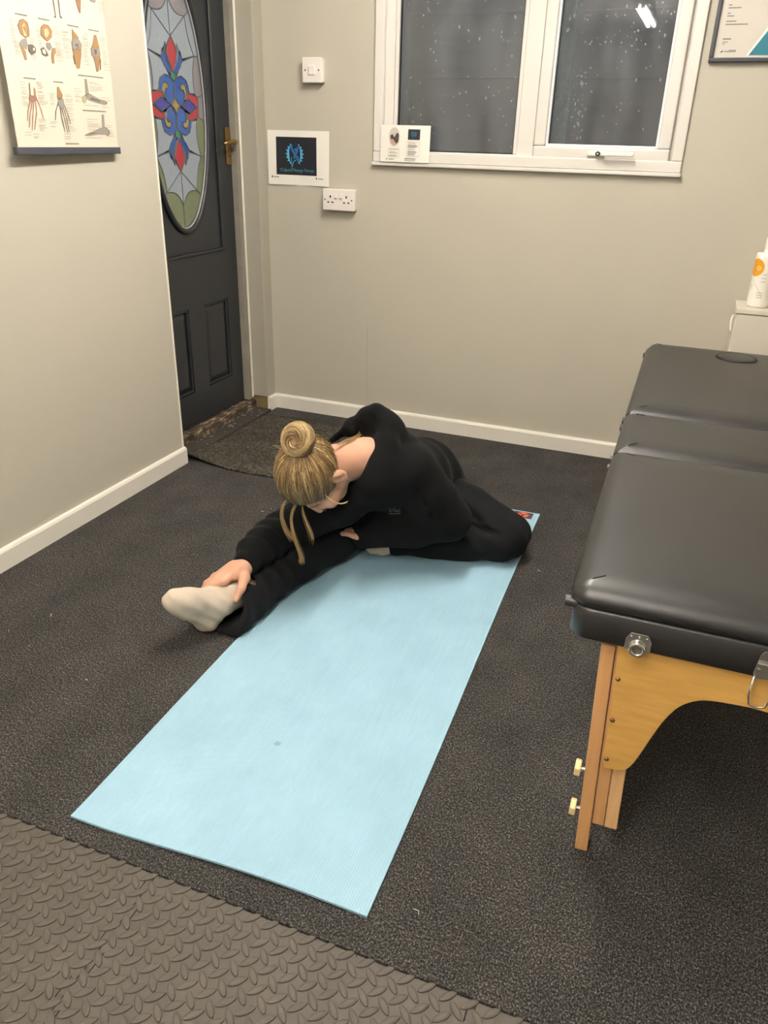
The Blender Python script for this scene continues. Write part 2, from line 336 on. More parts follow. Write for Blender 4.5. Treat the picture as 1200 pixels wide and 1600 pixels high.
def pane(kind, pts, outline=True, x=GX):
    poly = [(OC+u, OZ+v) for u, v in pts]
    a = sum(p[0]*q[1]-q[0]*p[1] for p, q in zip(poly, poly[1:]+poly[:1]))
    if a < 0: poly.reverse()
    MB().prism(poly, lambda u, v, w: (x+w-0.004, u, v), 0.004).build('glass_pane', G[kind], door)
    if outline: lead.tube([(x, u, v) for u, v in poly], 0.0022, 5, closed=True)
def mir(p): return [(-u, v) for u, v in p]
def flip(p): return [(u, -v) for u, v in p]
def ovp(t, s=0.985): return (OA*s*math.cos(R(t)), OB*s*math.sin(R(t)))
def oval_at(v, s=0.985): return OA*s*math.sqrt(max(0, 1-(v/(OB*s))**2))
inner_top = (0.0, 0.352); A1 = (0.101, 0.300); A2 = (0.145, 0.174); A3 = (0.132, 0.046)
def arc(p, q, bul, n=6):
    p = Vector(p); q = Vector(q); d = q-p; nn = Vector((-d.y, d.x)).normalized(); return [tuple(p.lerp(q, i/n)+nn*bul*math.sin(math.pi*i/n)) for i in range(n+1)]
for sv in (1, -1):
    F = (lambda p: p) if sv > 0 else flip
    for su in (1, -1):
        S = (lambda p: p) if su > 0 else mir
        H = lambda p: F(S(p))
        # clear panes of the middle field
        pane('clear', H([(0, 0.226)]+arc(inner_top, A1, -0.022)))
        pane('clear', H([(0, 0.226)]+arc(A1, A2, -0.010)+[(0.064, 0.158), (0.034, 0.190)]))
        pane('clear', H(arc(A2, A3, -0.010)+[(0.098, 0.048), (0.083, 0.088), (0.050, 0.102), (0.022, 0.096), (0.064, 0.150)]))
        # border panes
        top = [(0, OB*0.985)]+[ovp(90-t) for t in (6, 14, 22, 30, 38, 47)]
        k = ovp(43)
        bd = [(0.0, 0.352)]+[(0.0, OB*0.985)]+[ovp(t) for t in (84, 76, 68, 60, 52)]+[ovp(47)]+list(reversed(arc(inner_top, A1, -0.022)))[0:-1]
        pane('rose' if sv > 0 else 'olive', H(bd))
        bd = [A1, ovp(47)]+[ovp(t) for t in (42, 36, 30)]+[ovp(24)]+list(reversed(arc(A1, A2, -0.010)))[:-1]
        pane('clear' if sv > 0 else 'olive', H(bd))
        bd = [A2, ovp(24), ovp(18), ovp(12), ovp(6), (0.150, 0.034)]+list(reversed(arc(A2, A3, -0.010)))[:-1]
        pane('rose' if sv > 0 else 'olive', H(bd))
        # blue side petals and scroll lobes
        pane('blue', H([(0.042, 0.192), (0.058, 0.178), (0.066, 0.152), (0.050, 0.128), (0.014, 0.103), (0.006, 0.116), (0.032, 0.150)]))
        pane('navy', H([(0.036, 0.205), (0.043, 0.190), (0.034, 0.150), (0.006, 0.116), (0.030, 0.168)]), x=GX+0.0008)
        lobe = [(0.003, 0.082), (0.022, 0.095), (0.048, 0.101), (0.074, 0.092), (0.091, 0.072), (0.093, 0.048), (0.074, 0.044), (0.050, 0.012), (0.026, 0.003), (0.003, 0.026)]
        pane('blue', H(lobe))
        pane('gold', H([(0.036, 0.066), (0.052, 0.076), (0.070, 0.070), (0.078, 0.048), (0.072, 0.026), (0.060, 0.020), (0.064, 0.044), (0.056, 0.056), (0.044, 0.054)]), x=GX+0.0010)
        pane('red', H([(0.074, 0.044), (0.100, 0.046), (0.148, 0.036), (0.150, 0.001), (0.136, 0.002), (0.090, 0.026), (0.062, 0.022)]))
    pane('red', F([(0, 0.228), (0.022, 0.198), (0.033, 0.172), (0.022, 0.140), (0, 0.112), (-0.022, 0.140), (-0.033, 0.172), (-0.022, 0.198)]), x=GX+0.0014)
    pane('green', F([(0, 0.114), (0.016, 0.104), (0.014, 0.090), (0, 0.080), (-0.014, 0.090), (-0.016, 0.104)]), x=GX+0.0014)
for su in (1, -1):
    S = (lambda p: p) if su > 0 else mir
    pane('rose', S([(0.150, 0.034), ovp(6), ovp(3), ovp(0), ovp(-3), ovp(-6), (0.150, -0.034), (0.151, 0.0)]))
    pane('navy', S([(0.030, 0.002), (0.088, 0.026), (0.136, 0.002), (0.090, -0.021)]), x=GX+0.0014)
pane('gold', [(0, 0.026), (0.012, 0.010), (0.026, 0.001), (0.010, -0.010), (0, -0.030), (-0.010, -0.010), (-0.026, 0.001), (-0.012, 0.010)], x=GX+0.0018)
lead.build('lead_came', mat('dull lead', srgb(92, 94, 98), 0.5, metal=0.3), door)
box('glass_backing', (-0.030, OC-OA, OZ-OB), (-0.020, OC+OA, OZ+OB), mat('dark outer glass', (0.02, 0.022, 0.025, 1), 0.2), door)
# lever handle with brass plate at the closing edge
M_brass = mat('tarnished brass', srgb(150, 120, 70), 0.35, metal=0.85, var=0.2, vscale=30)
hd = bpy.data.objects.new('door_handle', None); COL.objects.link(hd); hd.parent = door
box('back_plate', (0.0005, 3.088, 1.095), (0.006, 3.126, 1.238), M_brass, hd, bevel=0.002)
MB().cyl((0.004, 3.106, 1.182), (0.044, 3.106, 1.182), 0.009, n=12).build('spindle', M_brass, hd, smooth=True)
MB().tube([(0.044, 3.106, 1.182), (0.048, 3.085, 1.184), (0.046, 3.05, 1.182), (0.044, 3.012, 1.176)], 0.008, 8, rr=[.009, .0085, .0075, .006]).build('lever', M_brass, hd, smooth=True)
MB().cyl((0.0055, 3.108, 1.128), (0.0068, 3.108, 1.128), 0.004, n=10).build('keyhole', M_black, hd)
PPOLY=[('tan',[(74,304),(84,317),(98,321),(110,314),(111,300),(108,285),(93,279),(79,287)]),('pale',[(88,306),(98,313),(102,302),(98,282),(89,283)]),('grey',[(80,273),(95,277),(96,266),(91,252),(76,255),(67,263)]),('tan',[(68,260),(78,255),(85,247),(85,228),(77,227),(73,243)]),('dgrey',[(98,263),(114,265),(125,257),(121,247),(106,240),(97,248)]),('paper',[(115,258),(123,257),(118,251),(113,251)]),('tan',[(158,309),(171,318),(187,317),(197,305),(191,290),(174,279),(163,284),(154,292)]),('pale',[(169,307),(181,310),(186,299),(173,287),(167,292)]),('grey',[(168,274),(183,276),(188,266),(176,257),(167,264)]),('dgrey',[(143,257),(156,263),(164,256),(169,245),(158,241),(146,245)]),('paper',[(149,256),(158,259),(161,251),(156,245),(149,249)]),('tan',[(187,262),(199,264),(200,254),(191,244),(188,228),(180,227),(180,243)]),('tan',[(281,320),(289,313),(302,302),(301,295),(279,293),(278,302)]),('grey',[(277,295),(301,297),(311,285),(307,272),(272,269),(271,283)]),('dgrey',[(285,283),(296,285),(298,276),(288,270)]),('tan',[(271,268),(306,271),(304,257),(290,224),(278,223),(273,248)]),('dgrey',[(271,255),(273,232),(270,232),(268,251)]),('tan',[(372,314),(382,313),(388,285),(384,278),(351,278),(363,292)]),('grey',[(351,278),(387,281),(388,265),(366,255),(351,260)]),('dgrey',[(364,277),(375,278),(374,267),(365,263)]),('tan',[(355,259),(387,261),(379,241),(372,222),(362,221),(361,243)]),('dgrey',[(384,258),(389,252),(383,226),(379,226)]),('tan',[(77,171),(81,172),(78,144),(73,145)]),('tan',[(93,163),(98,157),(96,139),(87,135)]),('brown',[(73,144),(97,140),(98,131),(80,126),(69,131)]),('tan',[(184,167),(191,169),(202,150),(198,141),(180,140)]),('grey',[(182,138),(202,139),(204,121),(189,114),(179,124)]),('grey',[(305,196),(314,195),(316,160),(302,157)]),('olive',[(284,148),(298,155),(306,146),(294,133),(284,136)]),('grey',[(304,156),(324,158),(356,148),(392,141),(387,135),(353,136),(320,141),(305,146)]),('dgrey',[(322,150),(366,142),(362,139),(321,144)]),('grey',[(364,104),(373,104),(372,72),(360,68)]),('grey',[(351,68),(375,70),(391,58),(381,47),(368,51),(336,50),(301,46),(279,47),(297,53),(327,61)]),('dgrey',[(296,52),(343,57),(343,55),(297,49)]),('brown',[(314,393),(336,397),(328,366),(322,364),(318,376)]),('grey',[(374,402),(402,405),(395,398),(381,398)])]
PSTRK=[('dgrey',5,[(222,381),(222,342),(216,340)]),('dgrey',5,[(243,384),(240,344),(247,342)]),('dgrey',3,[(78,170),(75,144)]),('brown',4,[(71,128),(58,106),(50,79)]),('brown',4,[(77,125),(62,94),(53,64)]),('brown',4,[(84,126),(73,94),(61,56)]),('brown',4,[(91,128),(89,101),(71,58)]),('brown',4,[(98,133),(107,111),(112,86)]),('dgrey',4,[(180,130),(165,107),(158,84)]),('dgrey',4,[(185,117),(186,88),(192,55)]),('dgrey',4,[(191,116),(197,88),(202,53)]),('dgrey',4,[(198,118),(205,92),(209,55)]),('dgrey',4,[(203,125),(213,99),(219,77)])]
PTEXT=[(46,315,59,316),(46,309,57,310),(46,303,60,304),(45,296,56,297),(45,293,64,295),(45,289,57,290),(45,286,56,287),(44,280,59,281),(44,273,59,274),(44,267,62,268),(43,264,60,265),(48,260,65,261),(48,256,69,258),(48,253,62,254),(48,247,60,247),(47,244,70,245),(47,239,65,240),(106,279,129,280),(106,274,126,276),(106,270,122,271),(105,264,122,265),(105,260,127,262),(105,257,117,258),(105,253,119,254),(105,246,121,247),(104,240,126,241),(104,236,122,237),(104,231,122,232),(139,312,152,312),(139,305,149,306),(139,301,153,302),(138,298,154,299),(138,291,152,292),(138,288,152,289),(138,284,154,285),(138,277,151,278),(137,270,151,271),(137,264,152,265),(144,273,150,273),(144,270,149,270),(144,264,152,264),(144,260,149,260),(144,257,150,257),(143,254,148,253),(207,318,225,319),(207,314,217,315),(207,308,224,309),(206,303,224,305),(206,299,222,300),(201,279,227,281),(201,276,224,277),(201,272,220,274),(200,266,218,267),(200,262,235,265),(200,258,229,260),(200,254,230,257),(200,250,223,252),(200,247,234,249),(200,242,224,244),(199,235,224,237),(235,310,265,313),(235,307,264,309),(235,300,257,302),(234,293,266,296),(234,290,269,293),(234,286,270,289),(234,279,258,280),(234,274,252,275),(234,270,270,273),(234,266,252,267),(239,261,260,262),(239,258,253,258),(239,251,256,252),(239,246,261,248),(316,307,336,308),(316,302,338,304),(316,299,336,300),(316,292,329,292),(316,287,332,288),(316,283,332,284),(316,276,332,276),(316,271,331,272),(316,267,339,268),(316,262,332,263),(316,257,330,258),(316,254,340,255),(316,247,337,248),(316,242,335,243),(316,235,338,236),(331,314,346,315),(331,307,347,308),(331,300,343,301),(331,293,346,294),(331,289,350,290),(331,285,347,286),(331,282,343,282),(331,275,350,276),(397,312,418,313),(397,308,423,310),(397,305,419,306),(397,301,416,302),(397,294,414,295),(397,289,416,290),(397,282,413,283),(397,275,417,276),(397,271,418,272),(397,264,423,265),(397,259,419,260),(397,252,418,253),(397,247,420,248),(397,243,426,245),(397,240,415,240),(397,235,426,236),(398,227,427,229),(45,172,65,173),(45,166,60,166),(44,159,63,160),(44,153,66,153),(44,148,63,149),(44,145,67,146),(43,138,68,139),(43,135,66,135),(43,132,56,132),(42,125,61,125),(42,121,66,122),(42,117,62,117),(106,176,132,177),(105,173,126,174),(105,169,127,169),(105,165,133,166),(105,161,124,161),(105,154,125,155),(104,151,127,151),(104,144,131,145),(104,140,128,141),(104,137,124,137),(104,133,125,134),(103,129,138,130),(103,126,136,126),(103,122,130,123),(92,85,123,86),(92,82,121,82),(91,78,113,78),(91,71,117,71),(91,68,116,68),(91,64,122,64),(91,61,108,60),(90,57,108,57),(150,151,171,151),(150,147,167,148),(150,143,164,143),(150,139,162,138),(149,134,168,134),(149,127,164,127),(149,123,162,122),(210,151,238,152),(210,147,241,148),(210,140,244,141),(210,137,241,137),(210,133,237,134),(210,126,242,127),(209,119,236,119),(209,115,241,116),(209,110,230,110),(209,103,238,103),(209,96,235,96),(208,89,237,89),(208,85,233,85),(208,78,233,78),(208,70,229,70),(208,66,232,65),(208,62,245,62),(208,57,235,57),(137,80,168,80),(137,76,156,75),(136,68,156,68),(253,169,282,170),(253,162,284,163),(253,155,272,155),(253,150,280,151),(253,147,284,148),(253,140,270,140),(252,136,274,136),(322,190,354,191),(322,186,371,189),(322,179,381,182),(322,175,379,178),(322,171,380,173),(322,167,354,168),(368,152,407,153),(368,145,414,146),(368,137,398,138),(368,133,392,134),(368,126,404,126),(285,128,354,130),(293,91,343,92),(293,84,323,84),(293,79,346,79),(293,75,345,75),(293,71,350,72),(293,64,328,64),(382,76,410,76),(382,71,403,71),(382,63,405,63),(382,58,408,58),(382,54,405,54),(382,50,415,50),(382,45,413,45),(278,41,354,41),(33,52,57,52),(32,45,59,45),(64,48,85,48),(64,41,84,41),(64,38,80,37),(188,50,216,50),(188,43,212,42),(188,38,213,37),(340,396,349,396),(340,392,350,393),(340,385,351,386),(340,382,355,383),(407,403,440,407),(407,399,436,402),(407,394,434,397),(407,387,434,390),(407,383,440,386),(407,378,425,380)]
PTITL=[(70,331,114,331),(152,329,195,331),(264,327,311,328),(350,326,397,326),(61,184,106,183),(172,182,212,181),(279,205,390,205),(279,115,386,113),(188,25,246,24)]
# ------------------------------------------------------------------ window
win = thing('window_1', 'white framed two light window', 'window', (0, YB, 0)); win['kind'] = 'structure'; del win['category']
def frame(name, x0, x1, z0, z1, w, y0, y1, m, parent, bevel=0.003, wb=None, wl=None, wr=None):
    wb = w if wb is None else wb; wl = w if wl is None else wl; wr = w if wr is None else wr
    mb = MB(); mb.box((x0, y0, z0), (x1, y1, z0+wb)); mb.box((x0, y0, z1-w), (x1, y1, z1)); mb.box((x0, y0, z0+wb), (x0+wl, y1, z1-w)); mb.box((x1-wr, y0, z0+wb), (x1, y1, z1-w))
    return mb.build(name, m, parent, bevel=bevel)
frame('casing', -1.319, -0.116, 1.126, 2.10, 0.038, -0.014, 0.012, M_upvc, win, bevel=0.004)
box('sill_board', (-1.322, -0.022, 1.112), (-0.113, 0.012, 1.1255), M_upvc, win, bevel=0.003)
frame('outer_frame', -1.284, -0.152, 1.128, 2.07, 0.04, 0.012, 0.075, M_upvc, win, wb=0.032)
box('mullion', (-0.728, 0.000, 1.161), (-0.664, 0.075, 2.029), M_upvc, win, bevel=0.004)
frame('glazing_bead', -1.244, -0.729, 1.1605, 2.029, 0.016, 0.014, 0.06, M_upvc, win, bevel=0.004, wb=0.008)
MB2 = [(-1.2275, -0.744, 1.168, 2.014, 0.036), (-0.612, -0.213, 1.206, 1.983, 0.026)]
sash = frame('sash', -0.662, -0.165, 1.158, 2.028, 0.044, -0.010, 0.05, M_upvc, win, bevel=0.006)
frame('sash_bead', -0.6185, -0.2085, 1.2015, 1.9845, 0.009, 0.002, 0.04, mat('bright white bead', srgb(246, 246, 246), 0.3), sash, bevel=0.003)
gk = mat('black gasket', (0.01, 0.01, 0.012, 1), 0.5)
for x0, x1, z0, z1, gy in MB2: frame('gasket', x0-0.001, x1+0.001, z0-0.001, z1+0.001, 0.006, gy-0.012, gy-0.001, gk, win, bevel=0)
mg = bpy.data.materials.new('window glass'); mg.use_nodes = True; nt = mg.node_tree; nt.nodes.remove(nt.nodes['Principled BSDF']); out = nt.nodes['Material Output']
tr = nt.nodes.new('ShaderNodeBsdfTransparent'); tr.inputs[0].default_value = (0.93, 0.95, 0.96, 1); gl = nt.nodes.new('ShaderNodeBsdfGlossy'); gl.inputs['Roughness'].default_value = 0.015
fz = nt.nodes.new('ShaderNodeFresnel'); fz.inputs[0].default_value = 1.5; mx = nt.nodes.new('ShaderNodeMixShader'); L = nt.links.new
L(fz.outputs[0], mx.inputs[0]); L(tr.outputs[0], mx.inputs[1]); L(gl.outputs[0], mx.inputs[2])
df = nt.nodes.new('ShaderNodeBsdfDiffuse'); df.inputs[0].default_value = (0.72, 0.74, 0.78, 1); mx2 = nt.nodes.new('ShaderNodeMixShader')
tcn = nt.nodes.new('ShaderNodeTexCoord'); mpn = nt.nodes.new('ShaderNodeMapping'); mpn.inputs['Scale'].default_value = (3, 1, 0.8); nn = nt.nodes.new('ShaderNodeTexNoise'); nn.inputs['Scale'].default_value = 4; nn.inputs['Detail'].default_value = 6
L(tcn.outputs['Object'], mpn.inputs[0]); L(mpn.outputs[0], nn.inputs[0]); mr = nt.nodes.new('ShaderNodeMapRange'); mr.inputs['From Min'].default_value = 0.3; mr.inputs['From Max'].default_value = 0.75; mr.inputs['To Min'].default_value = 0.035; mr.inputs['To Max'].default_value = 0.11
L(nn.outputs[0], mr.inputs[0]); L(mr.outputs[0], mx2.inputs[0]); L(mx.outputs[0], mx2.inputs[1]); L(df.outputs[0], mx2.inputs[2]); L(mx2.outputs[0], out.inputs[0])
for x0, x1, z0, z1, gy in MB2:
    for d in (0, 0.016):
        MB().add([(x0, gy+d, z0), (x1, gy+d, z0), (x1, gy+d, z1), (x0, gy+d, z1)], [(0, 1, 2, 3)]).build('glass_pane', mg, win)
# rain drops on the outside of the glass
rnd = random.Random(12); dr = MB()
for i in range(620):
    x0, x1, z0, z1, gy = MB2[rnd.random() < 0.6]
    x = rnd.uniform(x0+0.01, x1-0.01); z = z1-(z1-z0)*rnd.random()**1.5*0.97; 
    if z < 1.45 and rnd.random() < 0.72: 
        if not (x0 < -0.5 and rnd.random() < 0.0): x = -0.52+rnd.gauss(0, 0.018) if gy < 0.03 else x
    if not (x0+0.006 < x < x1-0.006): continue
    r = rnd.choice((0.0012, 0.0016, 0.0022, 0.003)); l = r*rnd.choice((1, 1, 1.3, 2.2)); y = gy+0.0165
    vv = [(x+r*math.cos(k*1.0472), y, z+l*math.sin(k*1.0472)) for k in range(6)]+[(x, y+r*0.7, z-l*0.15)]
    dr.add(vv, [(k, (k+1) % 6, 6) for k in range(6)]+[(5, 4, 3, 2, 1, 0)])
dr.build('rain_drops', mat('water drop', (0.46, 0.50, 0.56, 1), 0.1, spec=0.8), win, kind='stuff')
# espagnolette handle on the opening sash
hb = bpy.data.objects.new('window_handle', None); COL.objects.link(hb); hb.parent = win
box('handle_base', (-0.455, -0.022, 1.172), (-0.392, -0.0105, 1.190), M_plastic, hb, bevel=0.004)
MB().cyl((-0.415, -0.0225, 1.181), (-0.415, -0.034, 1.181), 0.0085, n=14).build('lock_button', gk, hb, smooth=False)
MB().cyl((-0.415, -0.0345, 1.181), (-0.415, -0.0352, 1.181), 0.0035, n=10).build('key_slot', M_chrome, hb)
MB().box((-0.400, -0.046, 1.1735), (-0.285, -0.034, 1.1885)).build('handle_lever', M_plastic, hb, bevel=0.004)
MB().box((-0.405, -0.0345, 1.174), (-0.394, -0.021, 1.188)).build('handle_neck', M_plastic, hb, bevel=0.002)
# outside: fence of horizontal boards, posts and a pipe, under dusk sky
fence = thing('garden_fence', 'dark boarded garden fence outside behind the window glass', 'fence', (0, 4.35, 0))
M_fw = mat('wet grey fence wood', srgb(92, 86, 80), 0.8, var=0.35, vscale=9, stretch=(0.3, 1, 4))
pr = None
for i in range(15):
    z = 0.1+i*0.140
    if pr is None: pr = o = MB().box((-3.2, -0.012, 0), (1.4, 0.012, 0.147)).build('board', M_fw, fence)
    else: o = pr.copy(); COL.objects.link(o); o.parent = fence
    o.location = (0, 0.012*(i % 2), z)
for x in (-2.6, -1.62, -0.2, 1.0): box('post', (x-0.05, -0.12, -0.1), (x+0.05, -0.0135, 2.5), M_fw, fence, bevel=0.004)
pc = MB().box((-0.74, 3.86, -0.1), (-0.66, 3.94, 2.9)).build('concrete_post', mat('pale concrete', srgb(128, 136, 126), 0.8, var=0.4, vscale=60), bevel=0.006); tag(pc, 'mottled pale green concrete post outside the right window pane', 'post')
gr = box('ground_outside', (-6, YB+0.15, -0.22), (5, 9, -0.1), mat('wet ground', (0.05, 0.05, 0.045, 1), 0.6)); gr['kind'] = 'structure'

# ------------------------------------------------------------------ things on the back wall
def printed(name, label, cat, c, wid, hei, M, bulge=0.0):
    pass
# light switch
sw = thing('light_switch', 'square white light switch above the paper logo sign', 'light switch', (-1.582, YB, 1.452))
box('back_box', (-0.0435, -0.026, -0.0435), (0.0435, -0.0003, 0.0435), M_plastic, sw, bevel=0.004)
box('face_plate', (-0.045, -0.034, -0.045), (0.045, -0.0262, 0.045), M_plastic, sw, bevel=0.005)
box('rocker', (-0.015, -0.039, -0.017), (0.015, -0.0342, 0.017), M_plastic, sw, bevel=0.003)
for s in (-1, 1): MB().cyl((s*0.030, -0.0342, 0), (s*0.030, -0.0350, 0), 0.0035, n=10).build('screw', mat('screw steel', srgb(120, 110, 100), 0.4, metal=0.6), sw)
# double socket
so = thing('wall_socket', 'white double wall socket below the paper logo sign', 'socket', (-1.465, YB, 0.972))
box('back_box', (-0.072, -0.026, -0.042), (0.072, -0.0003, 0.042), M_plastic, so, bevel=0.003)
box('face_plate', (-0.074, -0.035, -0.043), (0.074, -0.0262, 0.043), M_plastic, so, bevel=0.004)
for s in (-1, 1):
    cx = s*0.037
    for dx, dz, w, h in ((0, 0.012, 0.003, 0.0045), (-0.010, -0.010, 0.0045, 0.0025), (0.010, -0.010, 0.0045, 0.0025)):
        box('pin_slot', (cx+dx-w, -0.0358, dz-h), (cx+dx+w, -0.0351, dz+h), M_black, so)
    box('switch_rocker', (s*0.012-0.008, -0.039, 0.004), (s*0.012+0.008, -0.0352, 0.024), M_plastic, so, bevel=0.002)
    box('switch_mark', (s*0.012-0.006, -0.0396, 0.005), (s*0.012+0.006, -0.0391, 0.0075), mat('grey mark', srgb(120, 112, 104), 0.6), so)
    MB().cyl((s*0.062, -0.0351, 0), (s*0.062, -0.0358, 0), 0.003, n=8).build('screw', M_black, so)
# paper helper on the back wall: local (u right, v up), depth w out of the wall
def sheet(name, w, h, curl, m, parent, n=14, th=0.0006, fn=None):
    v = []; f = []
    for i in range(n+1):
        for j in range(n+1):
            u = i/n; t = j/n; d = -0.0008-curl(u, t); v.append((u*w, d, t*h))
    k = n+1; m0 = len(v); v += [(a, b+th, c) for a, b, c in v]
    for i in range(n):
        for j in range(n):
            a = i*k+j; f.append((a, a+k, a+k+1, a+1)); f.append((m0+a, m0+a+1, m0+a+k+1, m0+a+k))
    bd = [i*k for i in range(n+1)]+[n*k+j for j in range(1, n+1)]+[i*k+n for i in range(n-1, -1, -1)]+[j for j in range(n-1, 0, -1)]
    for a, b in zip(bd, bd[1:]+bd[:1]): f.append((a, b, m0+b, m0+a))
    return MB().add(v, f).build(name, m, parent, smooth=False)
def flatpoly(mb, pts, d, curl=None, w=1, h=1):
    a = sum(p[0]*q[1]-q[0]*p[1] for p, q in zip(pts, pts[1:]+pts[:1])); pts = pts if a > 0 else pts[::-1]
    mb.add([(u, d-(curl(u/w, v/h) if curl else 0), v) for u, v in pts], [tuple(range(len(pts)))])
def subgrid(mb, x0, x1, z0, z1, d, curl, w, h, n=10):
    v = []; f = []; k = n+1
    for i in range(k):
        for j in range(k): u = x0+(x1-x0)*i/n; t = z0+(z1-z0)*j/n; v.append((u, d-curl(u/w, t/h), t))
    for i in range(n):
        for j in range(n): a = i*k+j; f.append((a, a+k, a+k+1, a+1))
    mb.add(v, f)
M_ink = mat('black print', srgb(32, 34, 40), 0.45); M_cyan = mat('light blue print', srgb(86, 172, 216), 0.5); M_blue = mat('mid blue print', srgb(40, 104, 168), 0.5); M_teal = mat('teal lettering', srgb(84, 156, 170), 0.5); M_greyp = mat('grey print', srgb(120, 116, 110), 0.6)
def logo(mb_c, mb_b, cx, cz, s, d, curl, w, h):
    for sd in (-1, 1):
        outp = []; inn = []
        for k in range(13):
            t = R(-62+124*k/12); outp.append((cx+sd*(s*0.92*math.cos(t)), cz+s*math.sin(t))); tt = s*(0.92-0.26*math.cos(t*1.35)); inn.append((cx+sd*tt*math.cos(t), cz+s*0.98*math.sin(t)))
        for k in range(12): flatpoly(mb_c, [outp[k], outp[k+1], inn[k+1], inn[k]], d, curl, w, h)
        for k in range(7):   # spikes
            t = R(-58+116*k/6); a = R(6); b = 1.14
            flatpoly(mb_c, [(cx+sd*s*0.92*math.cos(t-a), cz+s*math.sin(t-a)), (cx+sd*s*b*math.cos(t+a*0.5), cz+s*b*1.02*math.sin(t+a*0.5)), (cx+sd*s*0.92*math.cos(t+a), cz+s*math.sin(t+a))], d, curl, w, h)
    def stroke(mb, pts, wd):
        for p, q in zip(pts, pts[1:]):
            p = Vector(p); q = Vector(q); nn = Vector((-(q-p).y, (q-p).x)).normalized()*wd
            flatpoly(mb, [tuple(p+nn), tuple(p-nn), tuple(q-nn), tuple(q+nn)], d, curl, w, h)
    Pp = lambda a, b: (cx+a*s, cz+b*s)
    stroke(mb_b, [Pp(-.42, .95), Pp(-.38, .55), Pp(-.05, .05), Pp(.05, -.1)], s*0.11)
    stroke(mb_b, [Pp(.38, .70), Pp(.34, .35), Pp(.05, -.1), Pp(-.12, -.45)], s*0.10)
    stroke(mb_b, [Pp(.0, -.1), Pp(.40, -.35), Pp(.42, -.8)], s*0.11)
    stroke(mb_c, [Pp(.22, -.50), Pp(-.15, -.72), Pp(-.35, -1.2)], s*0.03); stroke(mb_c, [Pp(-.42, -.3), Pp(-.36, -1.5)], s*0.025)
    flatpoly(mb_b, [Pp(.10+.16*math.cos(k*.7854), .42+.16*math.sin(k*.7854)) for k in range(8)], d, curl, w, h)
# paper logo sign
sg = thing('paper_sign', 'white paper sign with black square and blue figure logo', 'sign', (-1.812, YB, 1.020))
SWd, SH = 0.290, 0.213
cu = lambda u, t: 0.004*(1-u)**3*(1-t)+0.0035*max(0, u-0.8)*5*(1-t)+0.0016*math.sin(u*9+t*2)+0.0018
sheet('sheet', SWd, SH, cu, M_paper, sg)
mb = MB(); subgrid(mb, 0.040, 0.232, 0.040, 0.188, -0.0012, cu, SWd, SH, 12); mb.build('dark_print', M_ink, sg)
a, b = MB(), MB(); logo(a, b, 0.128, 0.122, 0.040, -0.0016, cu, SWd, SH); a.build('logo_arcs', M_cyan, sg); b.build('logo_figure', M_blue, sg)
tm = text_mesh('lettering', 'YS Sports Massage Therapy', 0.02, M_teal, sg, Matrix.Identity(4))
_xs = [v_.co.x for v_ in tm.data.vertices]; _k = 0.165/(max(_xs)-min(_xs)); _c = (max(_xs)+min(_xs))/2
for v_ in tm.data.vertices:
    u = 0.138+(v_.co.x-_c)*_k; t = 0.054+v_.co.y*_k*1.15; v_.co = (u, -0.0018-cu(u/SWd, t/SH), t)
mb = MB()
for x, z in ((0.016, 0.027), (0.228, 0.026)):
    flatpoly(mb, [(x, z), (x+0.005, z), (x+0.005, z+0.008), (x, z+0.008)], -0.0016, cu, SWd, SH)
mb.build('contact_icon', M_ink, sg, kind='stuff'); mb = MB()
for x, z in ((0.016, 0.027), (0.228, 0.026)): flatpoly(mb, [(x+0.011, z+0.002), (x+0.036, z+0.0015), (x+0.036, z+0.0045), (x+0.011, z+0.005)], -0.0016, cu, SWd, SH)
mb.build('contact_line', M_greyp, sg, kind='stuff')
# leaflet leaning in the window corner
lf = thing('leaflet', 'printed white leaflet with oval photo standing on the window ledge', 'leaflet', (-1.281, YB-0.026, 1.1275))
LW, LH = 0.210, 0.134
cl = lambda u, t: 0.006*math.sin(u*math.pi)*(0.3+0.7*t)-0.010*t*0.3
sheet('sheet', LW, LH, cl, M_paper, lf)
def ell(cx, cz, a, b, n=28): return [(cx+a*math.cos(2*math.pi*k/n), cz+b*math.sin(2*math.pi*k/n)) for k in range(n)]
D1, D2, D3 = -0.0014, -0.0017, -0.0020
mb = MB(); flatpoly(mb, ell(0.060, 0.092, 0.0235, 0.034), D1, cl, LW, LH); mb.build('photo_oval', mat('photo light', srgb(206, 196, 186), 0.5), lf)
mb = MB(); flatpoly(mb, [(0.042, 0.096), (0.052, 0.102), (0.060, 0.090), (0.072, 0.108), (0.080, 0.100), (0.078, 0.074), (0.068, 0.066), (0.058, 0.080), (0.044, 0.084)], D2, cl, LW, LH); mb.build('photo_dark', mat('photo dark', srgb(70, 66, 66), 0.5), lf)
mb = MB(); flatpoly(mb, [(0.044, 0.080), (0.056, 0.084), (0.066, 0.064), (0.058, 0.060), (0.048, 0.066)], D3, cl, LW, LH); flatpoly(mb, [(0.057, 0.105), (0.064, 0.106), (0.064, 0.098), (0.058, 0.097)], D3, cl, LW, LH); mb.build('photo_skin', mat('photo skin', srgb(206, 150, 130), 0.5), lf)
mb = MB(); flatpoly(mb, [(0.118, 0.082), (0.168, 0.082), (0.169, 0.120), (0.119, 0.120)], D1, cl, LW, LH); mb.build('dark_print', M_ink, lf)
a, b = MB(), MB(); logo(a, b, 0.1435, 0.103, 0.0105, D2, cl, LW, LH); a.build('logo_arcs', mat('dim blue print', srgb(60, 120, 150), 0.5), lf); b.build('logo_figure', M_blue, lf)
mb = MB(); tx = MB()
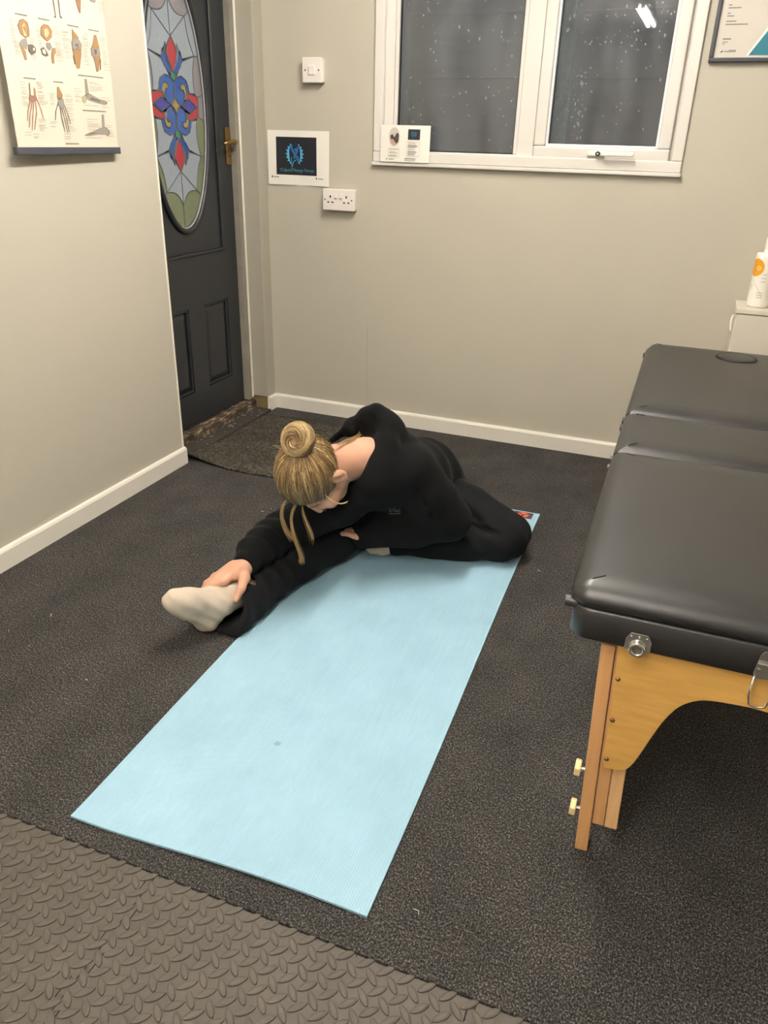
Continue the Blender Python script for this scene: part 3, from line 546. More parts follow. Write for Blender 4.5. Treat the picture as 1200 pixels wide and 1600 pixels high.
def rbox(x0, x1, z0, z1, wd=0.0006):
    for p in (((x0, z0), (x1, z0+wd)), ((x0, z1-wd), (x1, z1)), ((x0, z0), (x0+wd, z1)), ((x1-wd, z0), (x1, z1))): flatpoly(mb, [(p[0][0], p[0][1]), (p[1][0], p[0][1]), (p[1][0], p[1][1]), (p[0][0], p[1][1])], D2, cl, LW, LH)
rbox(0.034, 0.084, 0.018, 0.050); rbox(0.112, 0.168, 0.022, 0.075)
rnd = random.Random(2)
for x0, x1, zs in ((0.038, 0.080, (0.045, 0.036, 0.032, 0.024, 0.021)), (0.118, 0.164, (0.070, 0.063, 0.060, 0.057, 0.054, 0.047, 0.040, 0.037, 0.034, 0.030, 0.027)), (0.036, 0.066, (0.011, 0.008)), (0.106, 0.156, (0.014, 0.011, 0.006))):
    for z in zs: flatpoly(tx, [(x0, z), (x0+(x1-x0)*rnd.uniform(.6, 1), z), (x0+(x1-x0)*rnd.uniform(.6, 1), z+0.0014), (x0, z+0.0014)], D2, cl, LW, LH)
mb.build('print_border', M_greyp, lf, kind='stuff'); tx.build('print_lines', M_greyp, lf, kind='stuff')
mb = MB(); flatpoly(mb, [(0.026, 0.009), (0.030, 0.009), (0.030, 0.013), (0.026, 0.013)], D2, cl, LW, LH); mb.build('contact_icon', M_ink, lf, kind='stuff')
# framed certificate
ce = thing('framed_certificate', 'slim dark framed certificate with a teal corner', 'certificate', (-0.090, YB, 1.474))
CW, CH = 0.232, 0.315
frame('picture_frame', 0, CW, 0, CH, 0.013, -0.020, -0.0005, mat('dark slate frame', srgb(56, 58, 66), 0.4), ce, bevel=0.002)
box('certificate_sheet', (0.0132, -0.010, 0.0132), (CW-0.0132, -0.008, CH-0.0132), mat('certificate paper', srgb(206, 198, 188), 0.35), ce)
F = lambda mb, pts, d=-0.0106: flatpoly(mb, pts, d)
mb = MB(); F(mb, [(0.124, 0.020), (0.212, 0.020), (0.212, 0.158)], -0.0108); mb.build('teal_print', mat('teal print', srgb(30, 112, 130), 0.5), ce)
mb = MB(); F(mb, [(0.116, 0.020), (0.124, 0.020), (0.212, 0.158), (0.212, 0.172)], -0.0107); mb.build('white_stripe', M_paper, ce)
mb = MB(); rnd = random.Random(5)
for x, z, w, h in ((0.034, 0.180, 0.018, .003), (0.034, 0.163, 0.010, .003), (0.034, 0.155, 0.040, .003), (0.034, 0.140, 0.010, .003), (0.034, 0.132, 0.022, .003), (0.034, 0.117, 0.032, .003), (0.034, 0.108, 0.070, .0032), (0.034, 0.066, 0.026, .004), (0.034, 0.058, 0.018, .0022), (0.034, 0.053, 0.010, .0022), (0.046, 0.030, 0.036, .0032), (0.060, 0.034, 0.022, .0022)):
    F(mb, [(x, z), (x+w, z), (x+w, z+h), (x, z+h)])
mb.build('print_lines', M_greyp, ce, kind='stuff')
mb = MB(); F(mb, [(0.032, 0.028), (0.038, 0.033), (0.043, 0.036), (0.041, 0.031), (0.036, 0.028), (0.034, 0.031)]); mb.build('emblem', M_ink, ce)

# ------------------------------------------------------------------ poster on the left wall
po = thing('anatomy_poster', 'hanging paper chart of bones and joints on the left wall', 'poster', (XL, 1.79, 1.15))
PW, PH = 0.428, 0.66
pcu = lambda u, t: 0.018+0.016*(1-u)*(1-t)**2*0.8+0.004*math.sin(t*5)
M_post = mat('cream chart paper', srgb(216, 205, 188), 0.6)
PCOL = dict(tan=mat('bone tan print', srgb(160, 124, 84), 0.6), pale=mat('bone pale print', srgb(206, 178, 136), 0.6), grey=mat('bone grey print', srgb(146, 140, 132), 0.6), dgrey=mat('bone shadow print', srgb(104, 96, 86), 0.6), brown=mat('bone brown print', srgb(150, 112, 92), 0.6), olive=mat('bone olive print', srgb(176, 166, 128), 0.6), paper=M_post, outline=mat('bone outline print', srgb(96, 78, 60), 0.6))
def pl(u, v, d): return (pcu(u/PW, v/PH)+d, u, v)
v = []; f = []; n = 20
for i in range(n+1):
    for j in range(n+1): v.append(pl(PW*i/n, 0.012+(PH-0.012)*j/n, 0.0))
k = n+1; m0 = len(v); v += [(a-0.0006, b, c) for a, b, c in v]
for i in range(n):
    for j in range(n): a = i*k+j; f += [(a, a+k, a+k+1, a+1), (m0+a, m0+a+1, m0+a+k+1, m0+a+k)]
MB().add(v, f).build('sheet', M_post, po, smooth=True)
groups = {}
def pp(key, pts, d):
    a = sum(p[0]*q[1]-q[0]*p[1] for p, q in zip(pts, pts[1:]+pts[:1])); pts = pts if a > 0 else pts[::-1]
    groups.setdefault(key, MB()).add([pl(u, v, d) for u, v in pts], [tuple(range(len(pts)))])
for i, (key, pts) in enumerate(PPOLY):
    P2 = [(a/1000, b/1000) for a, b in pts]; cx = sum(p[0] for p in P2)/len(P2); cz = sum(p[1] for p in P2)/len(P2)
    big = [(cx+(a-cx)*1.10, cz+(b-cz)*1.06) for a, b in P2]
    if key not in ('paper',): pp('outline', big, 0.0006+i*2e-6)
    mbq = MB(); P2 = P2 if sum(p[0]*q[1]-q[0]*p[1] for p, q in zip(P2, P2[1:]+P2[:1])) > 0 else P2[::-1]
    mbq.add([pl(u, v, 0.0010+i*4e-6) for u, v in P2], [tuple(range(len(P2)))]); mbq.build('bone_drawing', PCOL[key], po)
for key, wd, pts in PSTRK:
    for p, q in zip(pts, pts[1:]):
        p = Vector((p[0]/1000, p[1]/1000)); q = Vector((q[0]/1000, q[1]/1000)); nn = Vector((-(q-p).y, (q-p).x)).normalized()*wd/2000
        pp(key, [tuple(p+nn), tuple(p-nn), tuple(q-nn*0.7), tuple(q+nn*0.7)], 0.0011)
for key, mb in groups.items(): mb.build('bone_outline' if key == 'outline' else 'finger_drawing', PCOL[key], po, kind='stuff')
mb = MB()
for a, b, c, d in PTEXT:
    if b < 24: continue
    z = b/1000; pts = [(a/1000, z-0.0007), (c/1000, z-0.0007), (c/1000, z+0.0005), (a/1000, z+0.0005)]; mb.add([pl(u, q, 0.0007) for u, q in pts], [(0, 1, 2, 3)])
mb.build('caption_lines', mat('faint caption print', srgb(164, 156, 142), 0.6), po, kind='stuff')
mb = MB()
for a, b, c, d in PTITL:
    z = (b+d)/2000; pts = [(a/1000, z-0.0016), (c/1000, z-0.0016), (c/1000, z+0.0014), (a/1000, z+0.0014)]; mb.add([pl(u, q, 0.0007) for u, q in pts], [(0, 1, 2, 3)])
mb.build('title_lines', mat('caption print', srgb(128, 120, 106), 0.6), po, kind='stuff')
M_rail = mat('dark grey rail', srgb(66, 68, 76), 0.4)
for z in (0.0, PH-0.004):
    rl = MB().box((pcu(1, z/PH)-0.008, -0.010, z-0.004), (pcu(1, z/PH)+0.009, PW+0.002, z+0.015)); 
    # the loose left end stands a little further off the wall
    rl.v = [(x+(0.010 if y < 0 and z < 0.1 else 0), y, zz) for x, y, zz in rl.v]; rl.build('hanging_rail', M_rail, po, bevel=0.002)
MB().tube([(0.02, 0.03, PH+0.010), (0.006, PW/2, PH+0.10), (0.02, PW-0.03, PH+0.010)], 0.0012, 5).build('hanging_cord', M_black, po)
MB().cyl((0.0005, PW/2, PH+0.098), (0.012, PW/2, PH+0.098), 0.003, n=8).build('wall_pin', M_chrome, po)

# ------------------------------------------------------------------ cabinet and bottle
cb = thing('storage_cabinet', 'shallow white cabinet against the back wall behind the couch', 'cabinet', (0.162, YB-0.015, 0))
M_cab = mat('off white laminate', srgb(216, 208, 194), 0.35)
box('carcass', (0.0, -0.172, 0.0005), (0.80, -0.0, 0.685), M_cab, cb, bevel=0.002)
box('top_panel', (-0.004, -0.192, 0.6855), (0.804, 0.0, 0.702), M_cab, cb, bevel=0.002)
for i in range(2): 
    dd = box('cabinet_door', (0.004+0.399*i, -0.190, 0.012), (0.397+0.399*i, -0.1735, 0.683), M_cab, cb, bevel=0.002)
    MB().cyl((0.36+0.08*i, -0.1905, 0.45), (0.36+0.08*i, -0.212, 0.45), 0.008, 0.013, n=14).build('knob', M_cab, dd, smooth=False)
MB().tube([(-0.0005, -0.10, 0.665), (-0.007, -0.11, 0.660), (-0.009, -0.12, 0.64), (-0.006, -0.13, 0.615), (-0.0005, -0.13, 0.61)], 0.003, 6).build('side_hook', M_plastic, cb, smooth=True)
bt = thing('lotion_bottle', 'tall white lotion bottle with an orange disc on the cabinet', 'bottle', (0.228, 3.125, 0.7025))
M_bt = mat('glossy white plastic bottle', srgb(244, 238, 228), 0.28, coat=0.2)
MB().lathe([(0.034, 0), (0.0375, 0.004), (0.038, 0.012), (0.038, 0.170), (0.0378, 0.178), (0.0355, 0.1825), (0.024, 0.184), (0.017, 0.185), (0.0168, 0.196)], (0, 0, 0), n=40).build('bottle_body', M_bt, bt, smooth=True)
MB().lathe([(0.0175, 0.1965), (0.0185, 0.198), (0.0165, 0.232), (0.0150, 0.235)], (0, 0, 0), n=24).build('cap', M_bt, bt, smooth=True)
def on_bottle(poly, m, name, rr=0.0384, th0=0):
    mbx = MB(); mbx.add([(rr*math.cos(th0+a), rr*math.sin(th0+a), z) for a, z in poly], [tuple(range(len(poly)))]); return mbx.build(name, m, bt)
TH = math.atan2(-3.125, -0.228)-R(50)
def disc(mbx, c, cz, r, r0, rr):
    for k in range(32):
        t0, t1 = 2*math.pi*k/32, 2*math.pi*(k+1)/32; q = []
        for j in range(5):
            s0 = r0+(r-r0)*j/5; s1 = r0+(r-r0)*(j+1)/5
            q = [(c+s*math.cos(t)/0.038, cz+s*math.sin(t)) for s, t in ((s0, t0), (s1, t0), (s1, t1), (s0, t1))]
            mbx.add([(rr*math.cos(a), rr*math.sin(a), z) for a, z in q], [(0, 1, 2, 3)])
mb = MB(); disc(mb, TH, 0.135, 0.0300, 0.0, 0.0384); mb.build('orange_disc', mat('orange print', srgb(232, 160, 38), 0.4), bt)
mb = MB(); disc(mb, TH+0.30, 0.134, 0.0075, 0.0040, 0.0387); mb.build('disc_letter', mat('cream print', srgb(248, 214, 150), 0.4), bt)
mb = MB(); pts = [(TH-0.25+0.09*k, 0.110-0.0052*k-0.0010*math.sin(k*.4)*4) for k in range(16)]
for (a, z), (b, y) in zip(pts, pts[1:]): mb.add([(0.0385*math.cos(q), 0.0385*math.sin(q), w) for q, w in ((a, z), (b, y), (b, y+0.0016), (a, z+0.0016))], [(0, 1, 2, 3)])
mb.build('swoosh_line', mat('rose brown print', srgb(190, 150, 130), 0.5), bt)
mb = MB(); rnd = random.Random(6)
for a0, z, w in ((-0.30, 0.074, 0.34), (-0.32, 0.066, 0.30), (-0.30, 0.058, 0.16), (0.75, 0.112, 0.4), (0.75, 0.100, 0.4), (0.75, 0.088, 0.4), (0.6, 0.050, 0.5), (0.6, 0.042, 0.5), (0.6, 0.034, 0.5)):
    k = 4
    for i in range(k): mb.add([(0.0385*math.cos(TH+q), 0.0385*math.sin(TH+q), zz) for q, zz in ((a0+w*i/k, z), (a0+w*(i+.8)/k, z), (a0+w*(i+.8)/k, z+0.0032), (a0+w*i/k, z+0.0032))], [(0, 1, 2, 3)])
mb.build('small_print', mat('faint grey print', srgb(196, 188, 178), 0.5), bt, kind='stuff')
# ------------------------------------------------------------------ exercise mat
MY = R(1.35)   # the mat lies slightly askew
ym = thing('exercise_mat', 'long light blue ribbed exercise mat lying on the carpet', 'mat', (-0.633, 0.820, 0.0), MY)
m = bpy.data.materials.new('light blue ribbed foam'); m.use_nodes = True; nt = m.node_tree; b = nt.nodes['Principled BSDF']; L = nt.links.new
b.inputs['Roughness'].default_value = 0.7; b.inputs['Specular IOR Level'].default_value = 0.3
tc = nt.nodes.new('ShaderNodeTexCoord'); n1 = nt.nodes.new('ShaderNodeTexNoise'); n1.inputs['Scale'].default_value = 5; n1.inputs['Detail'].default_value = 7; n1.inputs['Roughness'].default_value = 0.6; L(tc.outputs['Object'], n1.inputs[0])
rp = nt.nodes.new('ShaderNodeValToRGB'); rp.color_ramp.elements[0].position = 0.25; rp.color_ramp.elements[0].color = srgb(146, 182, 200); rp.color_ramp.elements[1].position = 0.7; rp.color_ramp.elements[1].color = srgb(160, 197, 216); L(n1.outputs[0], rp.inputs[0]); L(rp.outputs[0], b.inputs['Base Color'])
wv = nt.nodes.new('ShaderNodeTexWave'); wv.bands_direction = 'X'; wv.inputs['Scale'].default_value = 62; wv.inputs['Distortion'].default_value = 0.0; L(tc.outputs['Object'], wv.inputs[0])
bp = nt.nodes.new('ShaderNodeBump'); bp.inputs['Strength'].default_value = 0.55; bp.inputs['Distance'].default_value = 0.0012; L(wv.outputs[0], bp.inputs['Height']); L(bp.outputs[0], b.inputs['Normal'])
MW, ML = 0.308, 1.722
v = []; f = []; nx, ny = 24, 60; rnd = random.Random(7)
for j in range(ny+1):
    for i in range(nx+1):
        u = i/nx*2-1; t = j/ny; e = 0.0022*math.exp(-t*22)*(1+math.sin(u*3.1+1))+0.003*math.exp(-t*30)*max(0, -u-0.6)*2.5
        v.append((u*(MW+0.002*math.sin(t*7)), t*ML+(1-t)*0.006*math.sin(u*2+0.5)*math.exp(-t*8), 0.0055+e))
k = nx+1; m0 = len(v); v += [(a, q, max(0.0003, z-0.005)) for a, q, z in v]
for j in range(ny):
    for i in range(nx): a = j*k+i; f += [(a, a+1, a+k+1, a+k), (m0+a, m0+a+k, m0+a+k+1, m0+a+1)]
bd = list(range(nx+1))+[j*k+nx for j in range(1, ny+1)]+[ny*k+i for i in range(nx-1, -1, -1)]+[j*k for j in range(ny-1, 0, -1)]
for a, q in zip(bd, bd[1:]+bd[:1]): f.append((a, m0+a, m0+q, q))
MB().add(v, f).build('mat_sheet', m, ym, smooth=False)
lg = MB().box((MW-0.088, ML-0.056, 0.0056), (MW-0.020, ML-0.008, 0.0062)).build('logo_patch', mat('plum print', srgb(80, 42, 62), 0.6), ym)
MB().lathe([(0.0005, 0), (0.020, 0), (0.020, 0.0004)], (MW-0.054, ML-0.032, 0.0063), n=24).build('logo_disc', mat('orange logo print', srgb(224, 108, 52), 0.6), ym)
st = MB()
for a in (30, 150, 270): st.box((MW-0.054, ML-0.0345, 0.0068), (MW-0.037, ML-0.0295, 0.0072), Matrix.Rotation(R(a), 3, 'Z'), (MW-0.054, ML-0.032, 0.007))
st.build('logo_branch', mat('dark plum print', srgb(62, 28, 40), 0.6), ym)
# specks of wear on the mat
wr = MB(); wr.prism([(-0.036, 0.320), (-0.028, 0.316), (-0.020, 0.321), (-0.021, 0.328), (-0.031, 0.330)], lambda u, w, h: (u, w, 0.0057+h), 0.0003); wr.build('worn_spot', mat('scuffed blue', srgb(128, 156, 170), 0.8), ym)
# ------------------------------------------------------------------ doormat
dm = MB(); n = 26
pts = []
D0, D1, D2_, D3_ = (-1.808, 2.468), (-1.360, 2.450), (-1.375, 3.10), (-1.795, 3.10)
def bl(u, t): 
    a = Vector(D0).lerp(Vector(D1), u); b_ = Vector(D3_).lerp(Vector(D2_), u); return a.lerp(b_, t)
v = []; f = []
for i in range(n+1):
    for j in range(n+1):
        u, t = i/n, j/n; p = bl(u, t); lift = 0.020*math.exp(-((u)**2+(t)**2)*14); v.append((p.x+0.006*math.sin(t*6), p.y+0.004*math.sin(u*5)-0.02*math.sin(u*math.pi)*(1-t), 0.0085+lift))
k = n+1; m0 = len(v); v += [(a, b_, z-0.008) for a, b_, z in v]
for i in range(n):
    for j in range(n): a = i*k+j; f += [(a, a+k, a+k+1, a+1), (m0+a, m0+a+1, m0+a+k+1, m0+a+k)]
bd = [i*k for i in range(n+1)]+[n*k+j for j in range(1, n+1)]+[i*k+n for i in range(n-1, -1, -1)]+[j for j in range(n-1, 0, -1)]
for a, b_ in zip(bd, bd[1:]+bd[:1]): f.append((a, b_, m0+b_, m0+a))
dmo = MB().add(v, f).build('doormat', M_doormat, smooth=True); tag(dmo, 'flat dark brown doormat in front of the charcoal door', 'doormat')
# ------------------------------------------------------------------ massage couch
TX, TY0, TY1, HW = 0.206, 1.100, 2.925, 0.298
tb = thing('massage_table', 'black padded folding massage table on wooden legs', 'massage table', (TX, TY0, 0), R(0.6))
M_lea = mat('black leatherette', srgb(36, 35, 35), rough=0.40, spec=0.62, var=0.06, vscale=4, bump=0.12, bscale=500, bdist=0.0008)
def wood(name, c, st): return mat(name, c, rough=0.38, spec=0.4, var=0.22, vscale=11, stretch=st, coat=0.15)
M_ply = wood('honey plywood', srgb(208, 162, 88), (1.2, 1, 9)); M_leg = wood('beech leg wood', srgb(206, 156, 104), (8, 8, 0.6)); M_leg_lit = wood('lit beech tone', srgb(222, 178, 128), (8, 8, 0.6)); M_knob = mat('pale wooden knob', srgb(226, 204, 148), 0.4, var=0.1, vscale=30)  # inner rail wood is paler: light falling on it painted into the colour
def rring(x0, x1, y0, y1, rs, ins, z, seg=7):
    pts = []; 
    for cx, cy, a0, r in ((x1, y1, 0, rs[2]), (x0, y1, 90, rs[3]), (x0, y0, 180, rs[0]), (x1, y0, 270, rs[1])):
        rr = max(0.003, r-ins); ox = cx-math.copysign(ins+rr, cx-(x0+x1)/2); oy = cy-math.copysign(ins+rr, cy-(y0+y1)/2)
        pts += [(ox+rr*math.cos(R(a0+90*i/seg)), oy+rr*math.sin(R(a0+90*i/seg)), z) for i in range(seg+1)]
    return pts
def loft(rings):
    v = []; f = []; n = len(rings[0])
    for r_ in rings: v += r_
    for j in range(len(rings)-1): f += [(j*n+i, j*n+(i+1) % n, (j+1)*n+(i+1) % n, (j+1)*n+i) for i in range(n)]
    f += [tuple(range(n-1, -1, -1)), tuple(range((len(rings)-1)*n, len(rings)*n))]
    return MB().add(v, f)
SEC = [(0.0, 0.664), (0.666, 0.972), (0.974, TY1-TY0)]; SZ0, SZ1 = 0.482, 0.541
pads = []
for i, (y0, y1) in enumerate(SEC):
    g = 0.0015; rn = 0.030 if i == 0 else 0.012; rf = 0.06 if i == 2 else 0.012; rs = (rn, rn, rf, rf)
    loft([rring(-HW+0.004, HW-0.004, y0+g, y1-g, rs, q, z) for q, z in ((0.004, SZ0), (0, SZ0+0.004), (0, SZ1-0.004), (0.003, SZ1-0.0005))]).build('side_skirt', M_lea, tb, smooth=True)
    prof = [(0.006, SZ1), (0.001, SZ1+0.004), (-0.003, SZ1+0.011), (-0.003, SZ1+0.018), (0.002, SZ1+0.026), (0.010, SZ1+0.033), (0.022, SZ1+0.039), (0.045, SZ1+0.0425), (0.08, SZ1+0.0445)]
    if i == 1: prof = [(a*(0.8 if a > 0.02 else 1), z-0.003 if k_ > 4 else z) for k_, (a, z) in enumerate(prof)]
    p = loft([rring(-HW, HW, y0+g, y1-g, rs, q, z, 9) for q, z in prof]).build('cushion', M_lea, tb, smooth=True); pads.append(p)
    # creased corner pleats
    for sx in (-1, 1):
        for yy, dy in ((y0+0.002, 1), (y1-0.002, -1)):
            MB().tube([(sx*(HW-0.012), yy+dy*0.012, SZ1+0.0285), (sx*(HW-0.030), yy+dy*0.030, SZ1+0.0405), (sx*(HW-0.046), yy+dy*0.042, SZ1+0.0425)], 0.0013, 5).build('corner_crease', M_black, p)
# face hole with its plug in the far section
fy = 2.785-TY0
MB().tube([(-0.010+0.062*math.cos(2*math.pi*k/40), fy+0.060*math.sin(2*math.pi*k/40), SZ1+0.0452) for k in range(40)], 0.0026, 6, closed=True).build('face_hole_seam', M_black, tb, smooth=True)
_o = MB().lathe([(0.059, 0.0435), (0.058, 0.0470), (0.05, 0.0485), (0.02, 0.0490)], (-0.010, 0, SZ1), n=40).build('face_plug', M_lea, tb, smooth=True)
_o.data.transform(Matrix.Diagonal((1, 0.97, 1, 1))); _o.location = (0, fy, 0)
# armrest pegs sticking out at the sides
for sx in (-1, 1):
    for yy in (0.022, 0.640, 0.695, 0.945, 1.005, 1.790):
        pg = MB().cyl((sx*(HW-0.012), yy, SZ1-0.004), (sx*(HW+0.010), yy, SZ1-0.004), 0.0095, n=14); pg.build('side_peg', mat('dark plastic peg', srgb(58, 54, 50), 0.4), tb, bevel=0.002)
# end panels with curved cut-out (near and far), legs, knobs, brackets
prof = [(-HW+0.082, 0.4815), (-0.2045, 0.4815)]
half = [(0.2130, 0.478), (0.2050, 0.330), (0.2010, 0.228), (0.1880, 0.2205), (0.1700, 0.2220), (0.1560, 0.2360), (0.1440, 0.270), (0.1320, 0.312), (0.1190, 0.352), (0.1020, 0.385), (0.0800, 0.404), (0.0550, 0.4120), (0.0, 0.4165)]
def crom(p, n=5):
    o_ = []
    for i_ in range(len(p)-1):
        p0, p1, p2, p3 = p[max(i_-1, 0)], p[i_], p[i_+1], p[min(i_+2, len(p)-1)]
        for j_ in range(n):
            t = j_/n; o_.append(tuple(0.5*((2*b_)+(c_-a_)*t+(2*a_-5*b_+4*c_-d_)*t*t+(3*b_-a_-3*c_+d_)*t**3) for a_, b_, c_, d_ in zip(p0, p1, p2, p3)))
    return o_+[p[-1]]
half = half[:1]+crom(half[1:], 4)
arch = half+[(-x, z) for x, z in reversed(half[:-1])]
for yy, sgn in ((0.014, 1), (TY1-TY0-0.026, -1)):
    MB().prism(arch, lambda u, w, h, yy=yy: (u, yy+h, w), 0.012).build('end_panel', M_ply, tb, bevel=0.0015)
    for sx in (-1, 1):
        rot = Matrix.Rotation(sx*R(2.2), 3, 'Y'); y_in = yy+0.0125 if sgn > 0 else yy-0.0305; pv = (sx*0.205, y_in, 0.46)
        X = lambda a, b_: (min(sx*a, sx*b_), max(sx*a, sx*b_))
        lg = bpy.data.objects.new('leg', None); COL.objects.link(lg); lg.parent = tb
        x0, x1 = X(0.2165, 0.2395); e = MB().box((x0, y_in-0.006, 0.001), (x1, y_in+0.030, 0.468), rot, (sx*0.228, y_in, 0.468)); zmin = min(p[2] for p in e.v); e.v = [(a, b_, c-zmin+0.0006 if c < 0.2 else c) for a, b_, c in e.v]; e.build('leg_extension', M_leg, lg, bevel=0.002)
        x0, x1 = X(0.1945, 0.2155); MB().box((x0, y_in, 0.070), (x1, y_in+0.030, 0.4795), rot, (sx*0.205, y_in, 0.4795)).build('fixed_rail', M_leg, lg, bevel=0.002)
        x0, x1 = X(0.1705, 0.1935); MB().box((x0, y_in+0.004, 0.066), (x1, y_in+0.034, 0.4795), rot, (sx*0.182, y_in, 0.4795)).build('inner_rail', M_leg_lit, lg, bevel=0.002)
        for z in (0.086, 0.182):
            xo = 0.2395-0.0146*(0.468-z)/0.40; c0 = Vector((sx*(xo+0.0), y_in+0.012, z))
            MB().cyl(c0, c0+Vector((sx*0.007, 0, 0)), 0.005, n=10).build('bolt', M_chrome, lg)
            kn = MB(); a = [(0.0165*(1 if k % 2 else 0.86)*math.cos(2*math.pi*k/12), 0.0165*(1 if k % 2 else 0.86)*math.sin(2*math.pi*k/12)) for k in range(12)]
            kn.prism(a, lambda u, w, h, c0=c0: (c0.x+sx*(0.0072+h), c0.y+u, c0.z+w), 0.011); kn.build('knob', M_knob, lg, bevel=0.002)
    for sx in (-1, 1):
        for x, z in ((0.2035, 0.412), (0.1995, 0.326), (0.1965, 0.240)):
            MB().lathe([(0.0045, 0), (0.0045, 0.0006), (0.003, 0.0022), (0.001, 0.0028)], (sx*x, yy-0.0001 if sgn > 0 else yy+0.0121, z), (0, -sgn, 0), n=12).build('screw_head', mat('bronze screw', srgb(150, 122, 84), 0.3, metal=0.9), tb, smooth=True)
# chrome corner sockets and central latch on the near end
for sx in (-1, 1):
    br = bpy.data.objects.new('corner_bracket', None); COL.objects.link(br); br.parent = tb
    pl_ = [(-0.020, -0.024), (0.020, -0.024), (0.020, -0.004), (0.013, 0.008), (-0.013, 0.008), (-0.020, -0.004)]
    MB().prism(pl_, lambda u, w, h: (sx*0.184+u, -0.0005-h, 0.509+w), 0.002).build('plate', M_chrome, br, bevel=0.0006)
    MB().tube([(sx*0.184+0.0105*math.cos(2*math.pi*k_/20), -0.0062, 0.490+0.0105*math.sin(2*math.pi*k_/20)) for k_ in range(20)], 0.0034, 8, closed=True).build('socket_ring', M_chrome, br, smooth=True)
    MB().cyl((sx*0.184, -0.0027, 0.490), (sx*0.184, -0.0040, 0.490), 0.0085, n=16).build('socket_core', mat('worn steel', srgb(120, 112, 100), 0.5, metal=0.6), br)
    for dx, dz in ((-0.012, -0.002), (0.012, -0.002), (0, -0.001)): MB().lathe([(0.0022, 0), (0.0018, 0.001), (0.0006, 0.0014)], (sx*0.184+dx, -0.0026, 0.512+dz), (0, -1, 0), n=10).build('rivet', M_chrome, br)
lt = bpy.data.objects.new('case_latch', None); COL.objects.link(lt); lt.parent = tb
pl_ = [(-0.013, -0.030), (0.013, -0.030), (0.016, -0.022), (0.013, 0.012), (0.008, 0.020), (-0.008, 0.020), (-0.013, 0.012), (-0.016, -0.022)]
MB().prism(pl_, lambda u, w, h: (0.002+u, -0.0010-h, 0.515+w), 0.0025).build('plate', M_chrome, lt, bevel=0.0008)
MB().cyl((-0.012, -0.006, 0.513), (0.016, -0.006, 0.513), 0.003, n=10).build('hinge_pin', M_chrome, lt)
for dx in (-0.008, 0.012): MB().lathe([(0.0032, 0), (0.0026, 0.0014), (0.0008, 0.002)], (dx, -0.0036, 0.502), (0, -1, 0), n=12).build('rivet', M_chrome, lt)
MB().tube([(-0.012, -0.006, 0.490), (-0.013, -0.008, 0.455), (-0.009, -0.009, 0.440), (0.002, -0.009, 0.436), (0.013, -0.009, 0.440), (0.017, -0.008, 0.455), (0.016, -0.006, 0.490)], 0.0018, 8).build('wire_bail', M_chrome, lt, smooth=True)
# underframe rails and brace cables
for sx in (-1, 1): box('side_rail', (sx*0.140-0.012, 0.03, 0.452), (sx*0.140+0.012, TY1-TY0-0.04, 0.4815), M_leg, tb, bevel=0.002)
box('cross_rail', (-0.24, 0.80, 0.455), (0.24, 0.825, 0.4815), M_leg, tb)
for sx in (-1, 1): MB().tube([(sx*0.19, 0.05, 0.20), (sx*0.19, 0.81, 0.46), (sx*0.19, TY1-TY0-0.06, 0.20)], 0.0022, 6).build('brace_cable', mat('steel cable', srgb(120, 120, 118), 0.4, metal=0.8), tb)
# ------------------------------------------------------------------ ceiling battens with twin tubes, the middle one added as fill
for i, (lx, ly, lz, ln, pw, rz) in enumerate(LAMPS):
    M_tube = mat('lit tube %d' % (i+1), (1, 1, 1, 1), 0.4, emit=LAMP_COL, estr=pw)
    lp = thing('ceiling_batten', ('white twin tube ceiling light nearest the window wall', 'added white twin tube fill light above the near end of the mat', 'white twin tube ceiling light at the end of the room behind the camera')[i], 'ceiling light', (lx, ly, ZC), rz, 'twin tube ceiling lights')
    box('batten_body', (-0.045, -ln/2-0.03, -0.050), (0.045, ln/2+0.03, -0.0005), M_plastic, lp, bevel=0.004)
    for s in (-1, 1):
        MB().cyl((s*0.028, -ln/2, -0.068), (s*0.028, ln/2, -0.068), 0.013, n=14).build('tube', M_tube, lp, smooth=True)
        for e in (-1, 1): box('tube_holder', (s*0.028-0.015, e*(ln/2+0.012)-0.011, -0.084), (s*0.028+0.015, e*(ln/2+0.012)+0.011, -0.0505), M_plastic, lp, bevel=0.002)
